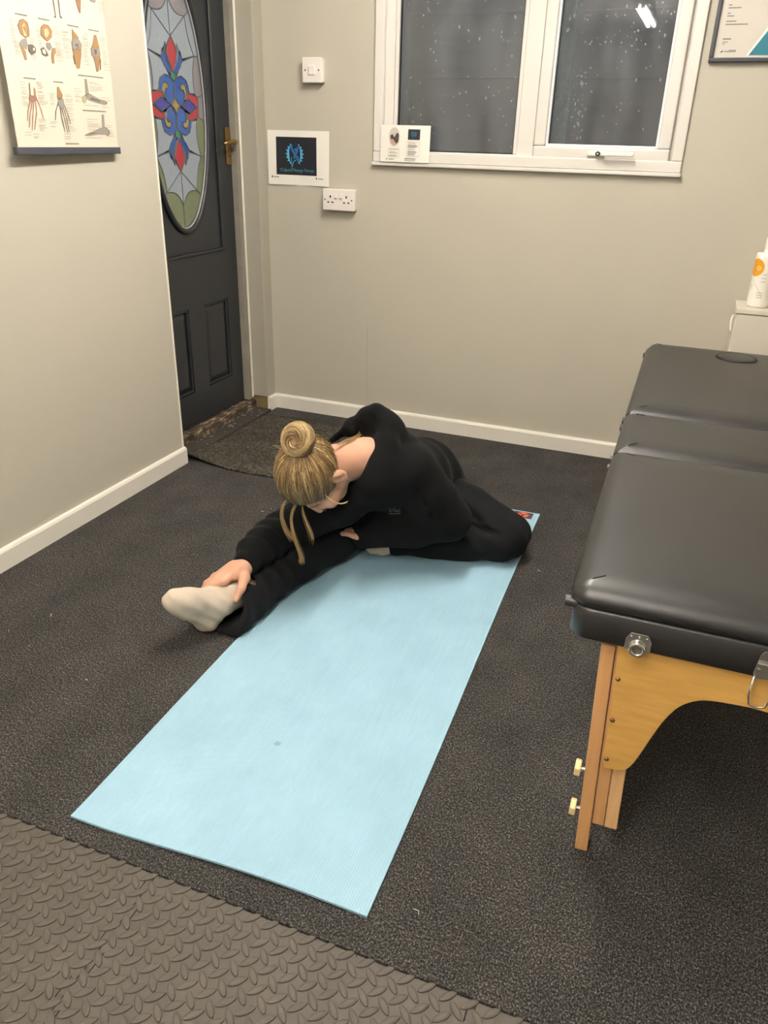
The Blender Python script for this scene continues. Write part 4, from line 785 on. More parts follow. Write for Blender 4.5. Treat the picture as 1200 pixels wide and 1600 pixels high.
# ------------------------------------------------------------------ person: distance fields turned into smooth meshes
class Field:
    def __init__(s, lo, hi, h):
        s.lo = np.array(lo, float); s.h = h; s.n = np.ceil((np.array(hi)-s.lo)/h).astype(int)+1
        s.F = np.full(s.n, 0.06, np.float32)
    def region(s, lo, hi):
        a = np.clip(np.floor((np.array(lo)-s.lo)/s.h).astype(int), 0, s.n-1); b = np.clip(np.ceil((np.array(hi)-s.lo)/s.h).astype(int)+1, 1, s.n)
        if np.any(b <= a): return None, None
        ax = [(s.lo[i]+s.h*np.arange(a[i], b[i])).astype(np.float32) for i in range(3)]
        P = np.stack(np.meshgrid(*ax, indexing='ij'), -1)
        return (slice(a[0], b[0]), slice(a[1], b[1]), slice(a[2], b[2])), P
    def _op(s, fn, lo, hi, k, sub=False):
        m = 0.045
        sl, P = s.region(np.array(lo)-m, np.array(hi)+m)
        if sl is None: return
        d = fn(P); A = s.F[sl]
        if sub:
            d = -d; h_ = np.clip(0.5-0.5*(A-d)/max(k, 1e-5)*-1*-1, 0, 1) if False else np.clip(0.5+0.5*(A-d)/max(k, 1e-5), 0, 1)
            s.F[sl] = d*(1-h_)+A*h_+k*h_*(1-h_)
        else:
            h_ = np.clip(0.5+0.5*(A-d)/max(k, 1e-5), 0, 1)
            s.F[sl] = A*(1-h_)+d*h_-k*h_*(1-h_)
    def cone(s, a, b, ra, rb, k=0.02, sub=False, sq=None):
        a = np.array(a, np.float32); b = np.array(b, np.float32); r = max(ra, rb); ab = b-a; L2 = float(ab@ab)+1e-9
        def fn(P):
            t = np.clip(((P-a)@ab)/L2, 0, 1); q = P-a-t[..., None]*ab
            if sq is not None: q = q/np.array(sq, np.float32)
            return np.linalg.norm(q, axis=-1)-(ra+(rb-ra)*t)
        s._op(fn, np.minimum(a, b)-r, np.maximum(a, b)+r, k, sub)
    def chain(s, pts, k=0.02, sub=False):
        for (a, ra), (b, rb) in zip(pts, pts[1:]): s.cone(a, b, ra, rb, k, sub)
    def ell(s, c, r, B=None, k=0.02, sub=False):
        c = np.array(c, np.float32); r = np.array(r, np.float32); B = np.eye(3, dtype=np.float32) if B is None else np.array(B, np.float32)
        def fn(P):
            q = (P-c)@B.T; k0 = np.linalg.norm(q/r, axis=-1); k1 = np.linalg.norm(q/(r*r), axis=-1)+1e-6; return k0*(k0-1)/k1
        e = np.abs(B.T)@r; s._op(fn, c-e, c+e, k, sub)
    def half(s, p, n, lo, hi, k=0.004):
        """remove everything on the side n points to, inside the box"""
        p = np.array(p, np.float32); n = np.array(n, np.float32); n = n/np.linalg.norm(n)
        sl, P = s.region(lo, hi); d = (P-p)@n; s.F[sl] = np.maximum(s.F[sl], d)
    def disp(s, fn, lo, hi):
        sl, P = s.region(lo, hi); s.F[sl] += fn(P).astype(np.float32)
    def mesh(s, name, mats, parent=None, smooth_iter=0):
        F = s.F; S = F < 0; n = np.array(F.shape)
        c = np.zeros(n-1, np.int8)
        offs = [(i, j, k) for i in (0, 1) for j in (0, 1) for k in (0, 1)]
        for o in offs: c += S[o[0]:n[0]-1+o[0], o[1]:n[1]-1+o[1], o[2]:n[2]-1+o[2]]
        act = (c > 0) & (c < 8); I = np.argwhere(act); idx = np.full(act.shape, -1, np.int32); idx[act] = np.arange(len(I))
        acc = np.zeros((len(I), 3)); cnt = np.zeros(len(I))
        for o in offs:
            for ax in range(3):
                if o[ax]: continue
                o2 = list(o); o2[ax] = 1
                va = F[I[:, 0]+o[0], I[:, 1]+o[1], I[:, 2]+o[2]]; vb = F[I[:, 0]+o2[0], I[:, 1]+o2[1], I[:, 2]+o2[2]]
                cr = (va < 0) != (vb < 0); t = np.where(cr, va/np.where(cr, va-vb, 1), 0)
                p = np.array(o, float)[None].repeat(len(I), 0); p[:, ax] = t; acc[cr] += p[cr]; cnt[cr] += 1
        V = (I+acc/cnt[:, None])*s.h+s.lo
        Q = []
        for ax in range(3):
            u, w = [(1, 2), (2, 0), (0, 1)][ax]
            sl0 = [slice(1, n[i]-1) for i in range(3)]; sl1 = list(sl0); sl0[ax] = slice(0, n[ax]-1); sl1[ax] = slice(1, n[ax])
            a, b = S[tuple(sl0)], S[tuple(sl1)]; E = np.argwhere(a != b); 
            base = E.copy(); 
            for i in range(3):
                if i != ax: base[:, i] += 1
            inside = S[base[:, 0], base[:, 1], base[:, 2]]
            def cell(du, dw):
                q = base.copy(); q[:, u] += du; q[:, w] += dw; return idx[q[:, 0], q[:, 1], q[:, 2]]
            q = np.stack([cell(-1, -1), cell(0, -1), cell(0, 0), cell(-1, 0)], 1)
            q[~inside] = q[~inside][:, ::-1]; Q.append(q)
        Q = np.concatenate(Q); Q = Q[(Q >= 0).all(1)]
        for _ in range(smooth_iter):
            A = np.zeros_like(V); C = np.zeros(len(V))
            for i in range(4):
                for j in (1, 3): np.add.at(A, Q[:, i], V[Q[:, (i+j) % 4]]); np.add.at(C, Q[:, i], 1)
            V = V*0.5+0.5*A/np.maximum(C, 1)[:, None]
        me = bpy.data.meshes.new(name); me.vertices.add(len(V)); me.vertices.foreach_set('co', V.astype(np.float32).ravel())
        me.loops.add(len(Q)*4); me.loops.foreach_set('vertex_index', Q.astype(np.int32).ravel()); me.polygons.add(len(Q))
        me.polygons.foreach_set('loop_start', np.arange(0, len(Q)*4, 4, dtype=np.int32)); me.polygons.foreach_set('loop_total', np.full(len(Q), 4, np.int32))
        me.update(calc_edges=True); me.validate(); me.polygons.foreach_set('use_smooth', np.ones(len(me.polygons), bool))
        for m_ in mats: me.materials.append(m_)
        o = bpy.data.objects.new(name, me); COL.objects.link(o)
        if parent: o.parent = parent
        return o
def wave(P, d, wl, ph=0, warp=0.6, ws=9.0):
    d = np.array(d, np.float32); d = d/np.linalg.norm(d)
    w = np.sin(P[..., 0]*ws+1.3+ph)+np.sin(P[..., 1]*ws*1.3+0.4)+np.sin(P[..., 2]*ws*1.7+2.1+ph*0.7)
    return np.sin((P@d)*(2*math.pi/wl)+ph+warp*w)
def blob(P, c, r): q = (P-np.array(c, np.float32))/np.array(r, np.float32); return np.exp(-np.sum(q*q, -1))

pe = thing('person', 'person in black hoodie, wide black trousers and white socks stretching on the mat', 'person', (0, 0, 0))
M_skin = mat('skin', srgb(204, 156, 130), rough=0.5, spec=0.35, var=0.07, vscale=22, sss=0.06)
M_hoodie = mat('black sweatshirt fleece', srgb(13, 13, 14), rough=0.92, spec=0.15, sheen=0.02, bump=0.25, bscale=700, bdist=0.0006)
M_trous = mat('black jersey trousers', srgb(13, 14, 16), rough=0.85, spec=0.2, sheen=0.02, bump=0.15, bscale=900, bdist=0.0005)
M_sock = mat('white cotton sock', srgb(196, 182, 164), rough=0.95, spec=0.1, var=0.08, vscale=30, bump=0.4, bscale=420, bdist=0.0012)
# joints
PEL = (-.755, 2.33, .14); MID = (-.750, 2.20, .205); UPP = (-.765, 2.05, .300); NKB = (-.790, 1.915, .375)
SHL = (-.668, 1.990, .325); ELL_ = (-.562, 2.03, .180); WRL = (-.745, 1.968, .112)
SHR = (-.855, 1.885, .245); ELR = (-1.000, 1.805, .155); WRR = (-1.000, 1.578, .149)
HPL = (-.69, 2.34, .115); KNL = (-.405, 2.195, .080); ANL = (-.700, 2.080, .055)
HPR = (-.835, 2.30, .115); KNR = (-.924, 1.90, .078); ANR = (-1.015, 1.515, .080)
HC = np.array((-.872, 1.745, .381)); HU = np.array((-.40, -.90, .15)); HU /= np.linalg.norm(HU)
HF = np.array((-.02, -.05, -1.0)); HF -= HU*(HF@HU); HF /= np.linalg.norm(HF); HL = np.cross(HU, HF)
HB = np.array([HL, HF, HU])
def hp(l, f, u): return HC+HL*l+HF*f+HU*u
# ---- body (skin): one continuous surface
B = Field((-1.16, 1.30, 0.0), (-.30, 2.50, .56), 0.0032)
B.ell(hp(0, -.012, .022), (.074, .092, .083), HB, 0.01)
B.ell(hp(0, .030, -.045), (.060, .062, .062), HB, 0.03)
B.ell(hp(0, .052, -.088), (.034, .036, .032), HB, 0.025)
B.cone(hp(0, .089, .004), hp(0, .108, -.038), .007, .0115, 0.012)
for s_ in (-1, 1):
    B.ell(hp(s_*.011, .098, -.040), (.008, .010, .007), HB, 0.006)
    B.ell(hp(s_*.032, .094, -.010), (.019, .012, .012), HB, 0.010, sub=True)
    B.ell(hp(s_*.032, .079, -.011), (.0145, .0125, .0105), HB, 0.005)
    B.ell(hp(s_*.040, .066, -.036), (.026, .024, .022), HB, 0.02)
    B.ell(hp(s_*.076, -.014, -.022), (.0095, .019, .031), HB, 0.007)
    B.ell(hp(s_*.086, -.011, -.020), (.0075, .0115, .021), HB, 0.004, sub=True)
    B.ell(hp(s_*.083, -.020, -.014), (.004, .004, .016), HB, 0.003)
    B.ell(hp(s_*.077, -.006, -.047), (.006, .009, .009), HB, 0.005)
B.ell(hp(0, .089, -.066), (.022, .010, .0065), HB, 0.005); B.ell(hp(0, .086, -.077), (.019, .010, .0070), HB, 0.004)
B.cone(hp(0, -.018, -.05), NKB, .046, .050, 0.025)
B.cone(hp(0, -.03, -.06), (-.785, 1.945, .375), .040, .050, 0.03)
B.chain([(PEL, .09), (MID, .085), (UPP, .080), (NKB, .055)], 0.03)
B.chain([(NKB, .045), (SHL, .036), (ELL_, .032), (WRL, .023)], 0.015); B.chain([(NKB, .045), (SHR, .040), (ELR, .032), (WRR, .0235)], 0.015)
B.chain([(PEL, .09), (HPL, .06), ((-.43, 2.205, .072), .036), ((-.46, 2.15, .058), .034), (ANL, .030)], 0.02); B.chain([(PEL, .09), (HPR, .065), ((-.924, 1.90, .070), .044), ((-.965, 1.72, .060), .036), ((-1.0, 1.56, .070), .030), (ANR, .030)], 0.02)
B.chain([(ANR, .034), ((-1.066, 1.405, .095), .026)], 0.02); B.chain([(ANL, .03), ((-.785, 2.028, .035), .022)], 0.02)
# right hand laid over the ankle: palm, four fingers wrapping the far side, thumb on the near side
WR2 = np.array(WRR); PALM = np.array((-1.012, 1.548, .158))
B.cone(WRR, (-1.004, 1.545, .149), .0225, .025, 0.015)
KN = [(-1.016, 1.497, .142), (-1.040, 1.503, .141), (-1.058, 1.518, .133), (-1.068, 1.538, .122)]
for q_, r_ in zip(KN, (.0125, .0125, .012, .011)): B.cone((-1.004+(q_[0]+1.004)*0.35, 1.558, .149), q_, .016, r_, 0.012)
FG = [[KN[0], (-1.046, 1.482, .131), (-1.064, 1.478, .112), (-1.074, 1.476, .094)],
      [KN[1], (-1.068, 1.494, .124), (-1.079, 1.490, .102), (-1.081, 1.487, .084)],
      [KN[2], (-1.080, 1.510, .112), (-1.086, 1.506, .090), (-1.084, 1.502, .072)],
      [KN[3], (-1.084, 1.532, .104), (-1.088, 1.528, .086), (-1.086, 1.524, .070)]]
for fg, r_ in zip(FG, (.0092, .0092, .0088, .0078)):
    B.chain([(fg[0], r_+.0025), (fg[1], r_+.0008), (fg[2], r_), (fg[3], r_-.0012)], 0.004)
B.chain([((-.992, 1.562, .146), .016), ((-.976, 1.533, .142), .0145), ((-.968, 1.503, .129), .0110), ((-.971, 1.478, .107), .0085)], 0.008)
# left hand: palm and fingers resting on the inside of the straight leg
B.cone(WRL, (-.780, 1.955, .105), .023, .024, 0.012)
for i_, (dy_, dz_) in enumerate(((-.026, .006), (-.009, .008), (.009, .005), (.024, .0))):
    b0 = np.array((-.796, 1.952+dy_, .104+dz_)); b1 = b0+np.array((-.028, -.010, .010)); b2 = b1+np.array((-.022, -.006, .006-.002*i_)); b3 = b2+np.array((-.016, -.003, -.004))
    B.cone((-.770, 1.958+dy_*.6, .106), b0, .014, .011, 0.01); B.chain([(b0, .0105), (b1, .0092), (b2, .0085), (b3, .0075)], 0.003)
B.chain([((-.765, 1.948, .106), .013), ((-.785, 1.938, .104), .011), ((-.806, 1.934, .104), .0085)], 0.006)
body = B.mesh('body', [M_skin], pe, 1)
del B
# ---- trousers
T = Field((-1.15, 1.36, -.006), (-.28, 2.54, .34), 0.0046)
T.ell((-.765, 2.335, .135), (.165, .135, .125), None, 0.03)
T.chain([(HPL, .092), ((-.56, 2.275, .098), .084), (KNL, .072)], 0.03)
T.cone((-.415, 2.165, .068), (-.56, 2.118, .060), .062, .060, 0.022); T.cone((-.56, 2.118, .060), (-.735, 2.062, .050), .060, .046, 0.02)
T.chain([(HPR, .106), ((-.885, 2.10, .092), .092), ((-.918, 1.94, .078), .076), ((-.950, 1.80, .066), .060), ((-.978, 1.68, .060), .056)], 0.03)
T.cone((-.978, 1.68, .060), (-1.000, 1.56, .058), .056, .070, 0.02); T.cone((-1.000, 1.56, .058), (-1.020, 1.42, .052), .070, .080, 0.02)
T.disp(lambda P: 0.0035*wave(P, (.25, .9, .3), .05, 0, .8, 11)*blob(P, (-.97, 1.62, .08), (.2, .16, .2))+0.004*wave(P, (.9, .5, .2), .06, 1, .9, 13)*blob(P, (-.98, 1.53, .08), (.12, .08, .12)), (-1.14, 1.37, 0), (-.75, 1.95, .2))
T.disp(lambda P: 0.0055*wave(P, (.5, .3, 1), .045, .5, .9, 14)*blob(P, (-.47, 2.17, .10), (.08, .07, .06))+0.0028*wave(P, (.4, 1, .4), .07, 2, .9, 9), (-.80, 1.9, 0), (-.30, 2.5, .28))
# crease between folded thigh and calf
T.chain([((-.375, 2.080, .130), .004), ((-.43, 2.118, .118), .012), ((-.50, 2.145, .110), .015), ((-.60, 2.155, .110), .015)], 0.010, sub=True)
HEMN = np.array((-.06, -.92, .39)); HEMP = (-1.005, 1.474, .062)
T.half(HEMP, HEMN, (-1.16, 1.30, -.01), (-.86, 1.62, .34))
T.cone((-1.000, 1.560, .080), (-1.020, 1.40, .078), .050, .062, 0.006, sub=True)
T.half((0, 0, .0058), (0, 0, -1), (-1.16, 1.3, -.01), (-.2, 2.6, .05))
trs = T.mesh('trousers', [M_trous], pe, 2); del T
# ---- socks
S1 = Field((-1.18, 1.28, -.004), (-.95, 1.62, .24), 0.0032)
hl = np.array((-1.050, 1.452, .046)); tl = np.array((-1.083, 1.362, .143)); fa = tl-hl; fa /= np.linalg.norm(fa)
nrm_l = np.cross(fa, np.array((-.35, -.9, 0.2))); nrm_l /= np.linalg.norm(nrm_l)
S1.ell(hl+np.array((0, .004, -.002)), (.034, .036, .038), None, 0.01)
S1.cone(hl, hl+fa*.085, .033, .030, 0.015); S1.cone(hl+fa*.085, tl, .030, .024, 0.015)
S1.ell(tl-fa*.012, (.026, .025, .025), None, 0.02)
S1.cone((-1.004, 1.585, .078), (-1.012, 1.530, .085), .037, .037, 0.01); S1.cone((-1.012, 1.530, .085), (-1.028, 1.478, .085), .037, .040, 0.02); S1.cone((-1.028, 1.478, .090), hl+fa*.100+np.array((.010, .006, .016)), .037, .029, 0.03)
S1.half((-1.005, 1.590, .085), (.2, .95, 0), (-1.18, 1.5, -.01), (-.9, 1.64, .25))
S1.disp(lambda P: 0.0011*wave(P, (.2, .9, .1), .010, 0, .3, 12)*blob(P, (-1.01, 1.50, .10), (.06, .035, .06))+0.0012*wave(P, (.4, .6, .7), .03, 1, .8, 30), (-1.17, 1.29, 0), (-.96, 1.59, .23))
S1.half((0, 0, .0008), (0, 0, -1), (-1.2, 1.2, -.01), (-.9, 1.7, .03))
S1.mesh('sock', [M_sock], pe, 1); del S1
S2 = Field((-.87, 1.95, .0), (-.68, 2.14, .11), 0.0032)
S2.cone((-.715, 2.075, .052), (-.772, 2.036, .040), .035, .032, 0.01); S2.cone((-.772, 2.036, .040), (-.800, 2.020, .034), .030, .023, 0.012)
S2.half((0, 0, .0062), (0, 0, -1), (-1, 1.9, -.01), (-.6, 2.2, .03)); S2.mesh('sock', [M_sock], pe, 1); del S2
# ---- hoodie
H = Field((-1.13, 1.54, .03), (-.46, 2.52, .60), 0.0046)
H.chain([((-.752, 2.325, .165), .140), (MID, .122), (UPP, .116), ((-.790, 1.955, .330), .090)], 0.05)
H.ell((-.75, 2.335, .155), (.150, .125, .100), None, 0.03)
H.ell((-.735, 2.06, .185), (.120, .110, .120), None, 0.04)
H.chain([((-.745, 2.01, .335), .080), (SHL, .074), ((-.612, 2.010, .250), .071), (ELL_, .064), ((-.66, 1.998, .145), .057), ((-.800, 1.957, .110), .045)], 0.03)
H.chain([((-.815, 1.94, .300), .080), (SHR, .072), ((-.93, 1.85, .200), .062), (ELR, .056), ((-1.008, 1.725, .154), .053), ((-1.010, 1.645, .154), .051)], 0.03)
H.cone((-1.008, 1.635, .152), (-1.000, 1.560, .149), .038, .0345, 0.008)
H.half((-1.000, 1.566, .15), (0.12, -1, .05), (-1.14, 1.5, .03), (-.92, 1.63, .30))
# hood lying bunched behind the neck
hood = [((-.905, 1.948, .405), .012), ((-.860, 1.985, .441), .022), ((-.825, 1.993, .472), .022), ((-.795, 1.993, .492), .023), ((-.752, 1.985, .450), .030), ((-.738, 1.945, .415), .034), ((-.748, 1.900, .375), .036), ((-.752, 1.868, .325), .040)]
H.chain(hood, 0.025)
H.ell((-.775, 2.025, .425), (.070, .050, .070), None, 0.035)
H.ell((-.748, 1.93, .315), (.080, .090, .085), None, 0.05)
H.ell((-.850, 1.928, .405), (.062, .045, .038), None, 0.012, sub=True)
H.cone((-.820, 1.862, .380), hp(0, -.02, -.055), .055, .066, 0.012, sub=True)
# folds
H.disp(lambda P: 0.0050*wave(P, (-.1, 1, .1), .050, 0, .5, 10)*blob(P, (-1.0, 1.72, .17), (.12, .14, .12))+0.0040*wave(P, (.8, .3, -.5), .075, 1.2, .8, 9)*blob(P, (-.62, 2.0, .25), (.12, .12, .14))
       +0.0045*wave(P, (.3, .8, -.5), .10, .3, .9, 8)*blob(P, (-.72, 2.2, .25), (.2, .2, .2))+0.0035*wave(P, (1, .2, .4), .06, 2.0, .8, 11)*blob(P, (-.78, 1.95, .45), (.14, .1, .12)), (-1.12, 1.55, .04), (-.47, 2.5, .58))
H.chain([((-.665, 1.935, .365), .003), ((-.62, 1.925, .30), .004), ((-.585, 1.945, .22), .004)], 0.006, sub=True)   # armhole seam
H.half((0, 2.42, 0), (0, 1, -.1), (-1, 2.3, .0), (-.45, 2.52, .5))
H.half((0, 0, .055), (0, 0, -1), (-1.2, 1.5, .02), (-.4, 2.52, .09))
hdy = H.mesh('hoodie', [M_hoodie], pe, 2); del H
# ---- hair: solid cap, strands combed to a top knot, coiled bun, loose locks
def hair_mat(name, spread):
    m = bpy.data.materials.new(name); m.use_nodes = True; nt = m.node_tree; b = nt.nodes['Principled BSDF']; L = nt.links.new
    b.inputs['Roughness'].default_value = 0.38; b.inputs['Specular IOR Level'].default_value = 0.45
    at = nt.nodes.new('ShaderNodeAttribute'); at.attribute_name = 'shade'; rp = nt.nodes.new('ShaderNodeValToRGB')
    el = rp.color_ramp.elements; el[0].position = 0.0; el[0].color = srgb(92, 70, 46); el[1].position = 1.0; el[1].color = srgb(236, 214, 168)
    e = el.new(0.35); e.color = srgb(142, 114, 76); e = el.new(0.7); e.color = srgb(196, 168, 118)
    L(at.outputs['Fac'], rp.inputs[0]); L(rp.outputs[0], b.inputs['Base Color'])
    return m
M_hair = hair_mat('dark blonde hair', 1)
class Strands:
    def __init__(s): s.v = []; s.f = []; s.c = []; s.n = 0
    def add(s, pts, r, shade, taper=0.4, sides=3):
        pts = np.array(pts, float); m = len(pts); d = np.gradient(pts, axis=0); d /= np.linalg.norm(d, axis=1)[:, None]+1e-9
        ref = np.array((0.3, 0.5, 0.8)); x = np.cross(d, ref); x /= np.linalg.norm(x, axis=1)[:, None]+1e-9; y = np.cross(d, x)
        t = np.linspace(0, 1, m); rr = r*(1-(1-taper)*np.abs(t*2-1)**3)
        a = 2*np.pi*np.arange(sides)/sides
        V = pts[:, None]+rr[:, None, None]*(x[:, None]*np.cos(a)[None, :, None]+y[:, None]*np.sin(a)[None, :, None])
        i = np.arange(m-1)[:, None]*sides; k = np.arange(sides)[None]; k2 = (k+1) % sides
        Fq = np.stack([i+k, i+k2, i+sides+k2, i+sides+k], -1).reshape(-1, 4)+s.n
        s.v.append(V.reshape(-1, 3)); s.f.append(Fq); s.c.append(np.full(m*sides, shade)); s.n += m*sides
    def build(s, name, mt, parent, kind=None):
        V = np.concatenate(s.v); Q = np.concatenate(s.f).astype(np.int32); me = bpy.data.meshes.new(name)
        me.vertices.add(len(V)); me.vertices.foreach_set('co', V.astype(np.float32).ravel()); me.loops.add(len(Q)*4); me.loops.foreach_set('vertex_index', Q.ravel()); me.polygons.add(len(Q))
        me.polygons.foreach_set('loop_start', np.arange(0, len(Q)*4, 4, dtype=np.int32)); me.polygons.foreach_set('loop_total', np.full(len(Q), 4, np.int32))
        me.update(calc_edges=True); me.polygons.foreach_set('use_smooth', np.ones(len(Q), bool))
        at = me.attributes.new('shade', 'FLOAT', 'POINT'); at.data.foreach_set('value', np.concatenate(s.c).astype(np.float32)); me.materials.append(mt)
        o = bpy.data.objects.new(name, me); COL.objects.link(o); o.parent = parent
        if kind: o['kind'] = kind
        return o
hrng = np.random.default_rng(5)
SC0 = np.array((0, -.012, .022)); SR = np.array((.079, .097, .089))
BD = np.array((0.22, -.80, .54)); BD /= np.linalg.norm(BD)      # where the hair is gathered (head frame)
def scalp(dv, off=0.0):
    dv = dv/np.linalg.norm(dv); return SC0+dv*(SR+off)
def to_world(q): return HC+np.asarray(q)@HB
capF = Field(HC-.15, HC+.15, 0.0036)
capF.ell(HC+SC0@HB, SR-.001, HB, 0.005)
# cut the face and the neck out of the cap
capF.ell(hp(0, .098, -.040), (.066, .075, .098), HB, 0.006, sub=True)
capF.ell(hp(0, -.02, -.085), (.12, .13, .062), HB, 0.008, sub=True)
for s_ in (-1, 1): capF.ell(hp(s_*.085, .004, -.028), (.03, .030, .040), HB, 0.004, sub=True)
cap = capF.mesh('hair', [M_hair], pe, 1)
av = cap.data.attributes.new('shade', 'FLOAT', 'POINT'); av.data.foreach_set('value', np.full(len(cap.data.vertices), .16, np.float32)); del capF
def is_hair(q):
    l, f, u = q
    if ((l/.066)**2+((f-.098)/.075)**2+((u+.040)/.098)**2) < 1: return False
    if ((l/.12)**2+((f+.02)/.13)**2+((u+.085)/.062)**2) < 1: return False
    if (((abs(l)-.085)/.03)**2+((f-.004)/.030)**2+((u+.028)/.040)**2) < 1: return False
    return True
st = Strands(); tries = 0; made = 0
while made < 2600 and tries < 60000:
    tries += 1
    dv = hrng.normal(size=3); dv /= np.linalg.norm(dv)
    if not is_hair(scalp(dv)): continue
    ang = math.acos(np.clip(dv@BD, -1, 1))
    if ang < 0.25 or (ang < 0.9 and hrng.random() < 0.6): continue
    made += 1; off = 0.001+0.0045*hrng.random(); clump = 0.5+0.5*math.sin(9*math.atan2(dv@np.array((1, 0, 0)), dv@np.cross(BD, (1, 0, 0)))*1.7+1.0)
    sh = np.clip(0.05+0.75*clump*hrng.random()+0.28*hrng.random()+0.12*hrng.normal(), 0, 1)
    m_ = 13; pts = []; w1 = hrng.normal()*0.05; w2 = hrng.normal()*0.02
    ax = np.cross(dv, BD); ax /= np.linalg.norm(ax)+1e-9
    for i in range(m_):
        t = i/(m_-1); s0 = math.sin((1-t)*ang)/math.sin(ang); s1 = math.sin(t*ang)/math.sin(ang); q = dv*s0+BD*s1+ax*(w1*math.sin(math.pi*t)+w2*math.sin(3*math.pi*t))
        pts.append(scalp(q, off*(0.25+0.75*math.sin(math.pi*min(1, t*1.15+.05)))+0.004*t*t))
    st.add(to_world(pts), 0.0010, sh)
st.build('combed_strands', M_hair, cap, 'stuff')
# bun: torus of coiled strands
bc = SC0+BD*(SR+.022); bn = np.array((.16, .10, 1.0)); bn = np.array((0.30, -.30, .95)); bn /= np.linalg.norm(bn)
bx = np.cross(bn, (0, 1, 0)); bx /= np.linalg.norm(bx); by = np.cross(bn, bx)
BR, Br = 0.0245, 0.0245
bf = Field(HC-.05+bc@HB-.04, HC+.05+bc@HB+.04, 0.0034)
wn, wx, wy = bn@HB, bx@HB, by@HB; wc = HC+bc@HB
for k in range(24):
    a0, a1 = 2*np.pi*k/24, 2*np.pi*(k+1)/24
    rb = Br*(0.88+0.16*math.sin(a0*1.0+.8)); bf.cone(wc+BR*(wx*math.cos(a0)+wy*math.sin(a0)), wc+BR*(wx*math.cos(a1)+wy*math.sin(a1)), rb-.002, rb-.002, 0.004)
bf.cone(wc-wn*.012, wc-wn*.040, .026, .030, 0.015)
bun = bf.mesh('bun', [M_hair], cap, 1); av = bun.data.attributes.new('shade', 'FLOAT', 'POINT'); av.data.foreach_set('value', np.full(len(bun.data.vertices), .30, np.float32)); del bf
sb = Strands()
for i in range(760):
    a0 = hrng.random()*2*np.pi; span = hrng.uniform(1.6, 4.2); p0 = hrng.random()*2*np.pi; tw = hrng.uniform(.15, .55)*span; m_ = 26; pts = []; ro = hrng.uniform(-.001, .002)
    for j in range(m_):
        t = j/(m_-1); a = a0+span*t; ph = p0+tw*t; rb = Br*(0.88+0.16*math.sin(a+.8))+ro
        pts.append(wc+(BR+rb*math.cos(ph))*(wx*math.cos(a)+wy*math.sin(a))+wn*(rb*math.sin(ph)))
    sb.add(pts, 0.00095, np.clip(0.34+0.30*math.sin(p0*3)+0.35*hrng.random(), 0, 1))
bun.parent = cap
for i in range(120):   # spiral of hair turning into the middle of the bun
    a0 = hrng.random()*2*np.pi; pts = []
    for j in range(20):
        t = j/19; a = a0+2.6*t; r_ = 0.020*(1-t)+.002; pts.append(wc+r_*(wx*math.cos(a)+wy*math.sin(a))+wn*(.020-.022*t*t+.004*math.sin(a0*3)))
    sbx = np.clip(.25+.5*hrng.random(), 0, 1); sb.add(pts, .0009, sbx)
sb.build('coiled_strands', M_hair, cap, 'stuff')
# loose locks and flyaways
lk = Strands()
def bez(pts, n=18):
    pts = np.array(pts, float); t = np.linspace(0, 1, n)[:, None]
    while len(pts.shape) and pts.shape[0] > 1 and pts.ndim == 2: 
        P_ = [np.repeat(p[None], n, 0) for p in pts]; break
    while len(P_) > 1: P_ = [P_[i]*(1-t)+P_[i+1]*t for i in range(len(P_)-1)]
    return P_[0]
def lock(pts, cnt, spr, r=0.0006, sh=(.3, .8)):
    pts = np.array(pts, float)
    for i in range(cnt):
        o = hrng.normal(size=3)*spr; q = pts+o*np.linspace(.35, 1.2, len(pts))[:, None]+hrng.normal(size=pts.shape)*spr*.4
        lk.add(bez(q), r, hrng.uniform(*sh), taper=0.3)
fr_ = to_world(scalp(np.array((.15, .80, .40)), .003)); fr2 = to_world(scalp(np.array((-.25, .80, .45)), .003))
Zd = np.array((0, 0, -1.0))
lock([fr_, fr_+(-.015, -.03, -.03), fr_+(.010, -.045, -.085), fr_+(.035, -.03, -.125), fr_+(.030, -.035, -.155)], 42, .0034)
lock([fr2, fr2+(-.012, -.03, -.02), fr2+(.0, -.04, -.06), fr2+(.035, -.035, -.10)], 34, .0036)
lock([fr_+(.02, .0, .0), fr_+(.03, -.02, -.03), fr_+(.055, -.015, -.06), fr_+(.060, -.02, -.09)], 10, .003)
sd = to_world(scalp(np.array((.95, .45, -.05)), .002))
lock([sd, sd+(.02, -.012, -.012), sd+(.045, .0, -.03), sd+(.06, .02, -.02)], 6, .0012)
for i in range(44):   # fine flyaways at nape and around the bun
    dv = np.array((hrng.uniform(-.9, .9), hrng.uniform(-1, -.3), hrng.uniform(-.25, .6))); p = to_world(scalp(dv, .004)); o = (dv@HB)*hrng.uniform(.004, .012)+np.clip(hrng.normal(size=3), -1, 1)*.006
    lk.add(bez([p, p+o*.6+hrng.normal(size=3)*.006, p+o*1.6]), 0.00028, hrng.uniform(.3, .8), taper=.5)
nk = to_world(np.array((.030, -.085, -.045))); nk2 = np.array((-.818, 1.925, .428))
lock([nk, nk*.5+nk2*.5+(.0, .0, .012), nk2, nk2+(.006, .004, .018)], 16, .0040, sh=(.35, .75))
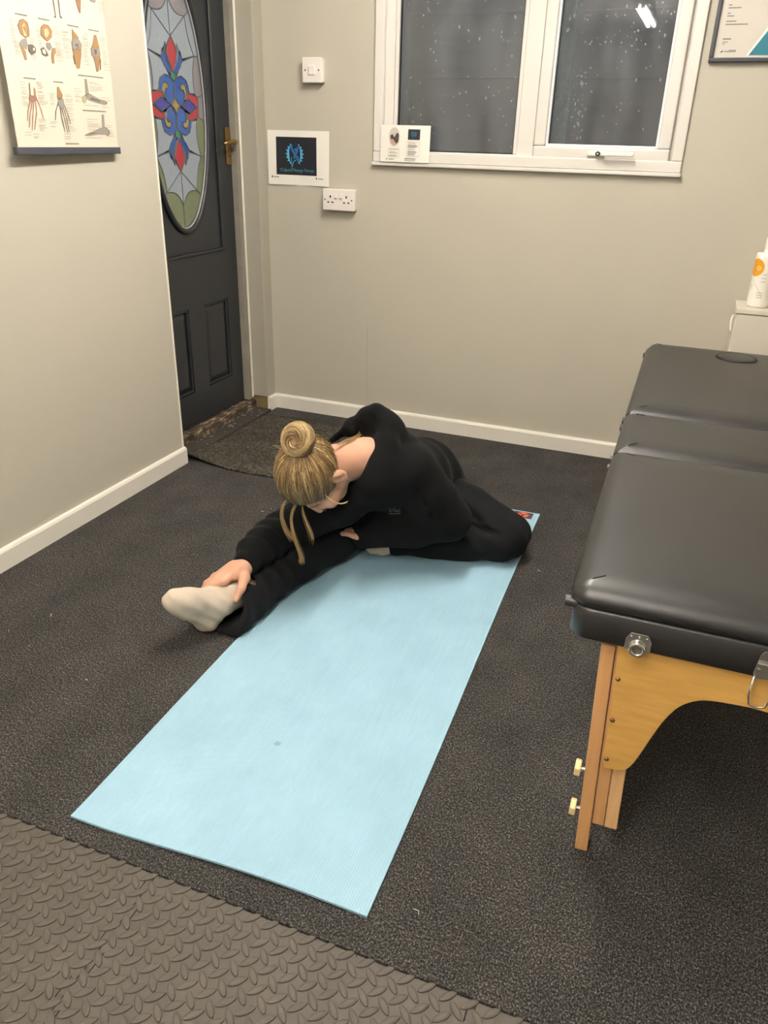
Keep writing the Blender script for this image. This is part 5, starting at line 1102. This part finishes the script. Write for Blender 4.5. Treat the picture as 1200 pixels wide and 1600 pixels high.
lk.build('loose_locks', M_hair, cap, 'stuff')
# brows, lashes, earrings, lips
fc = Strands()
for s_ in (-1, 1):
    for i in range(60):
        t = hrng.random(); l0 = s_*(.014+.034*t); p = np.array((l0, .0885-.020*t*t, .012+.004*math.sin(t*3)+hrng.normal()*.0012)); fc.add(to_world([p, p+(s_*.004, -.001, .001), p+(s_*.008, -.003, .0005)]), .0004, .2)
    for i in range(26):
        t = i/25; p = np.array((s_*(.020+.024*t), .0915-.007*abs(t-.5), -.018)); fc.add(to_world([p, p+(0, .004, -.003), p+(s_*.001, .008, -.003)]), .00035, .05)
fc.build('brows_and_lashes', M_hair, body, 'stuff')
M_lip = mat('lip', srgb(196, 110, 100), 0.4)
for q in ((.084, -.004, -.052), (.088, .0, -.040)): MB().lathe([(0.0005, 0), (.0022, .0008), (.0022, .002), (.0005, .0028)], tuple(hp(*q)), tuple(HL), n=10).build('earring', M_chrome, body, smooth=True)
# small embroidered mark on the chest of the hoodie
from mathutils.bvhtree import BVHTree
bv = BVHTree.FromPolygons([v_.co[:] for v_ in hdy.data.vertices], [p_.vertices[:] for p_ in hdy.data.polygons])
mk = MB(); mo = Vector((-.40, 1.30, .62)); mc = Vector((-.705, 1.955, .212)); md = (mc-mo).normalized(); mu = Vector((0, 0, 1))-md*md.z; mu.normalize(); mr_ = md.cross(mu)
for pts in ([(-22, 4), (-19, -6), (-16, 3), (-13, -6), (-10, 4)], [(-6, 6), (-6, -5), (-6, 0), (-2, 2), (-1, -5)], [(6, 3), (2, 2), (2, -4), (6, -4), (7, 3), (8, -5)], [(12, 6), (12, -4), (15, -5)], [(-20, -9), (-5, -10), (14, -9)]):
    hit = []
    for a_, b_ in pts:
        h_ = bv.ray_cast(mo+mr_*(a_*.001)+mu*(b_*.001), md)
        if h_[0] is not None: hit.append(h_[0]+h_[1]*0.0004)
    if len(hit) > 1: mk.tube(hit, 0.0007, 4)
if mk.v: mk.build('chest_embroidery', mat('grey thread', srgb(120, 117, 110), 0.8), hdy, kind='stuff')
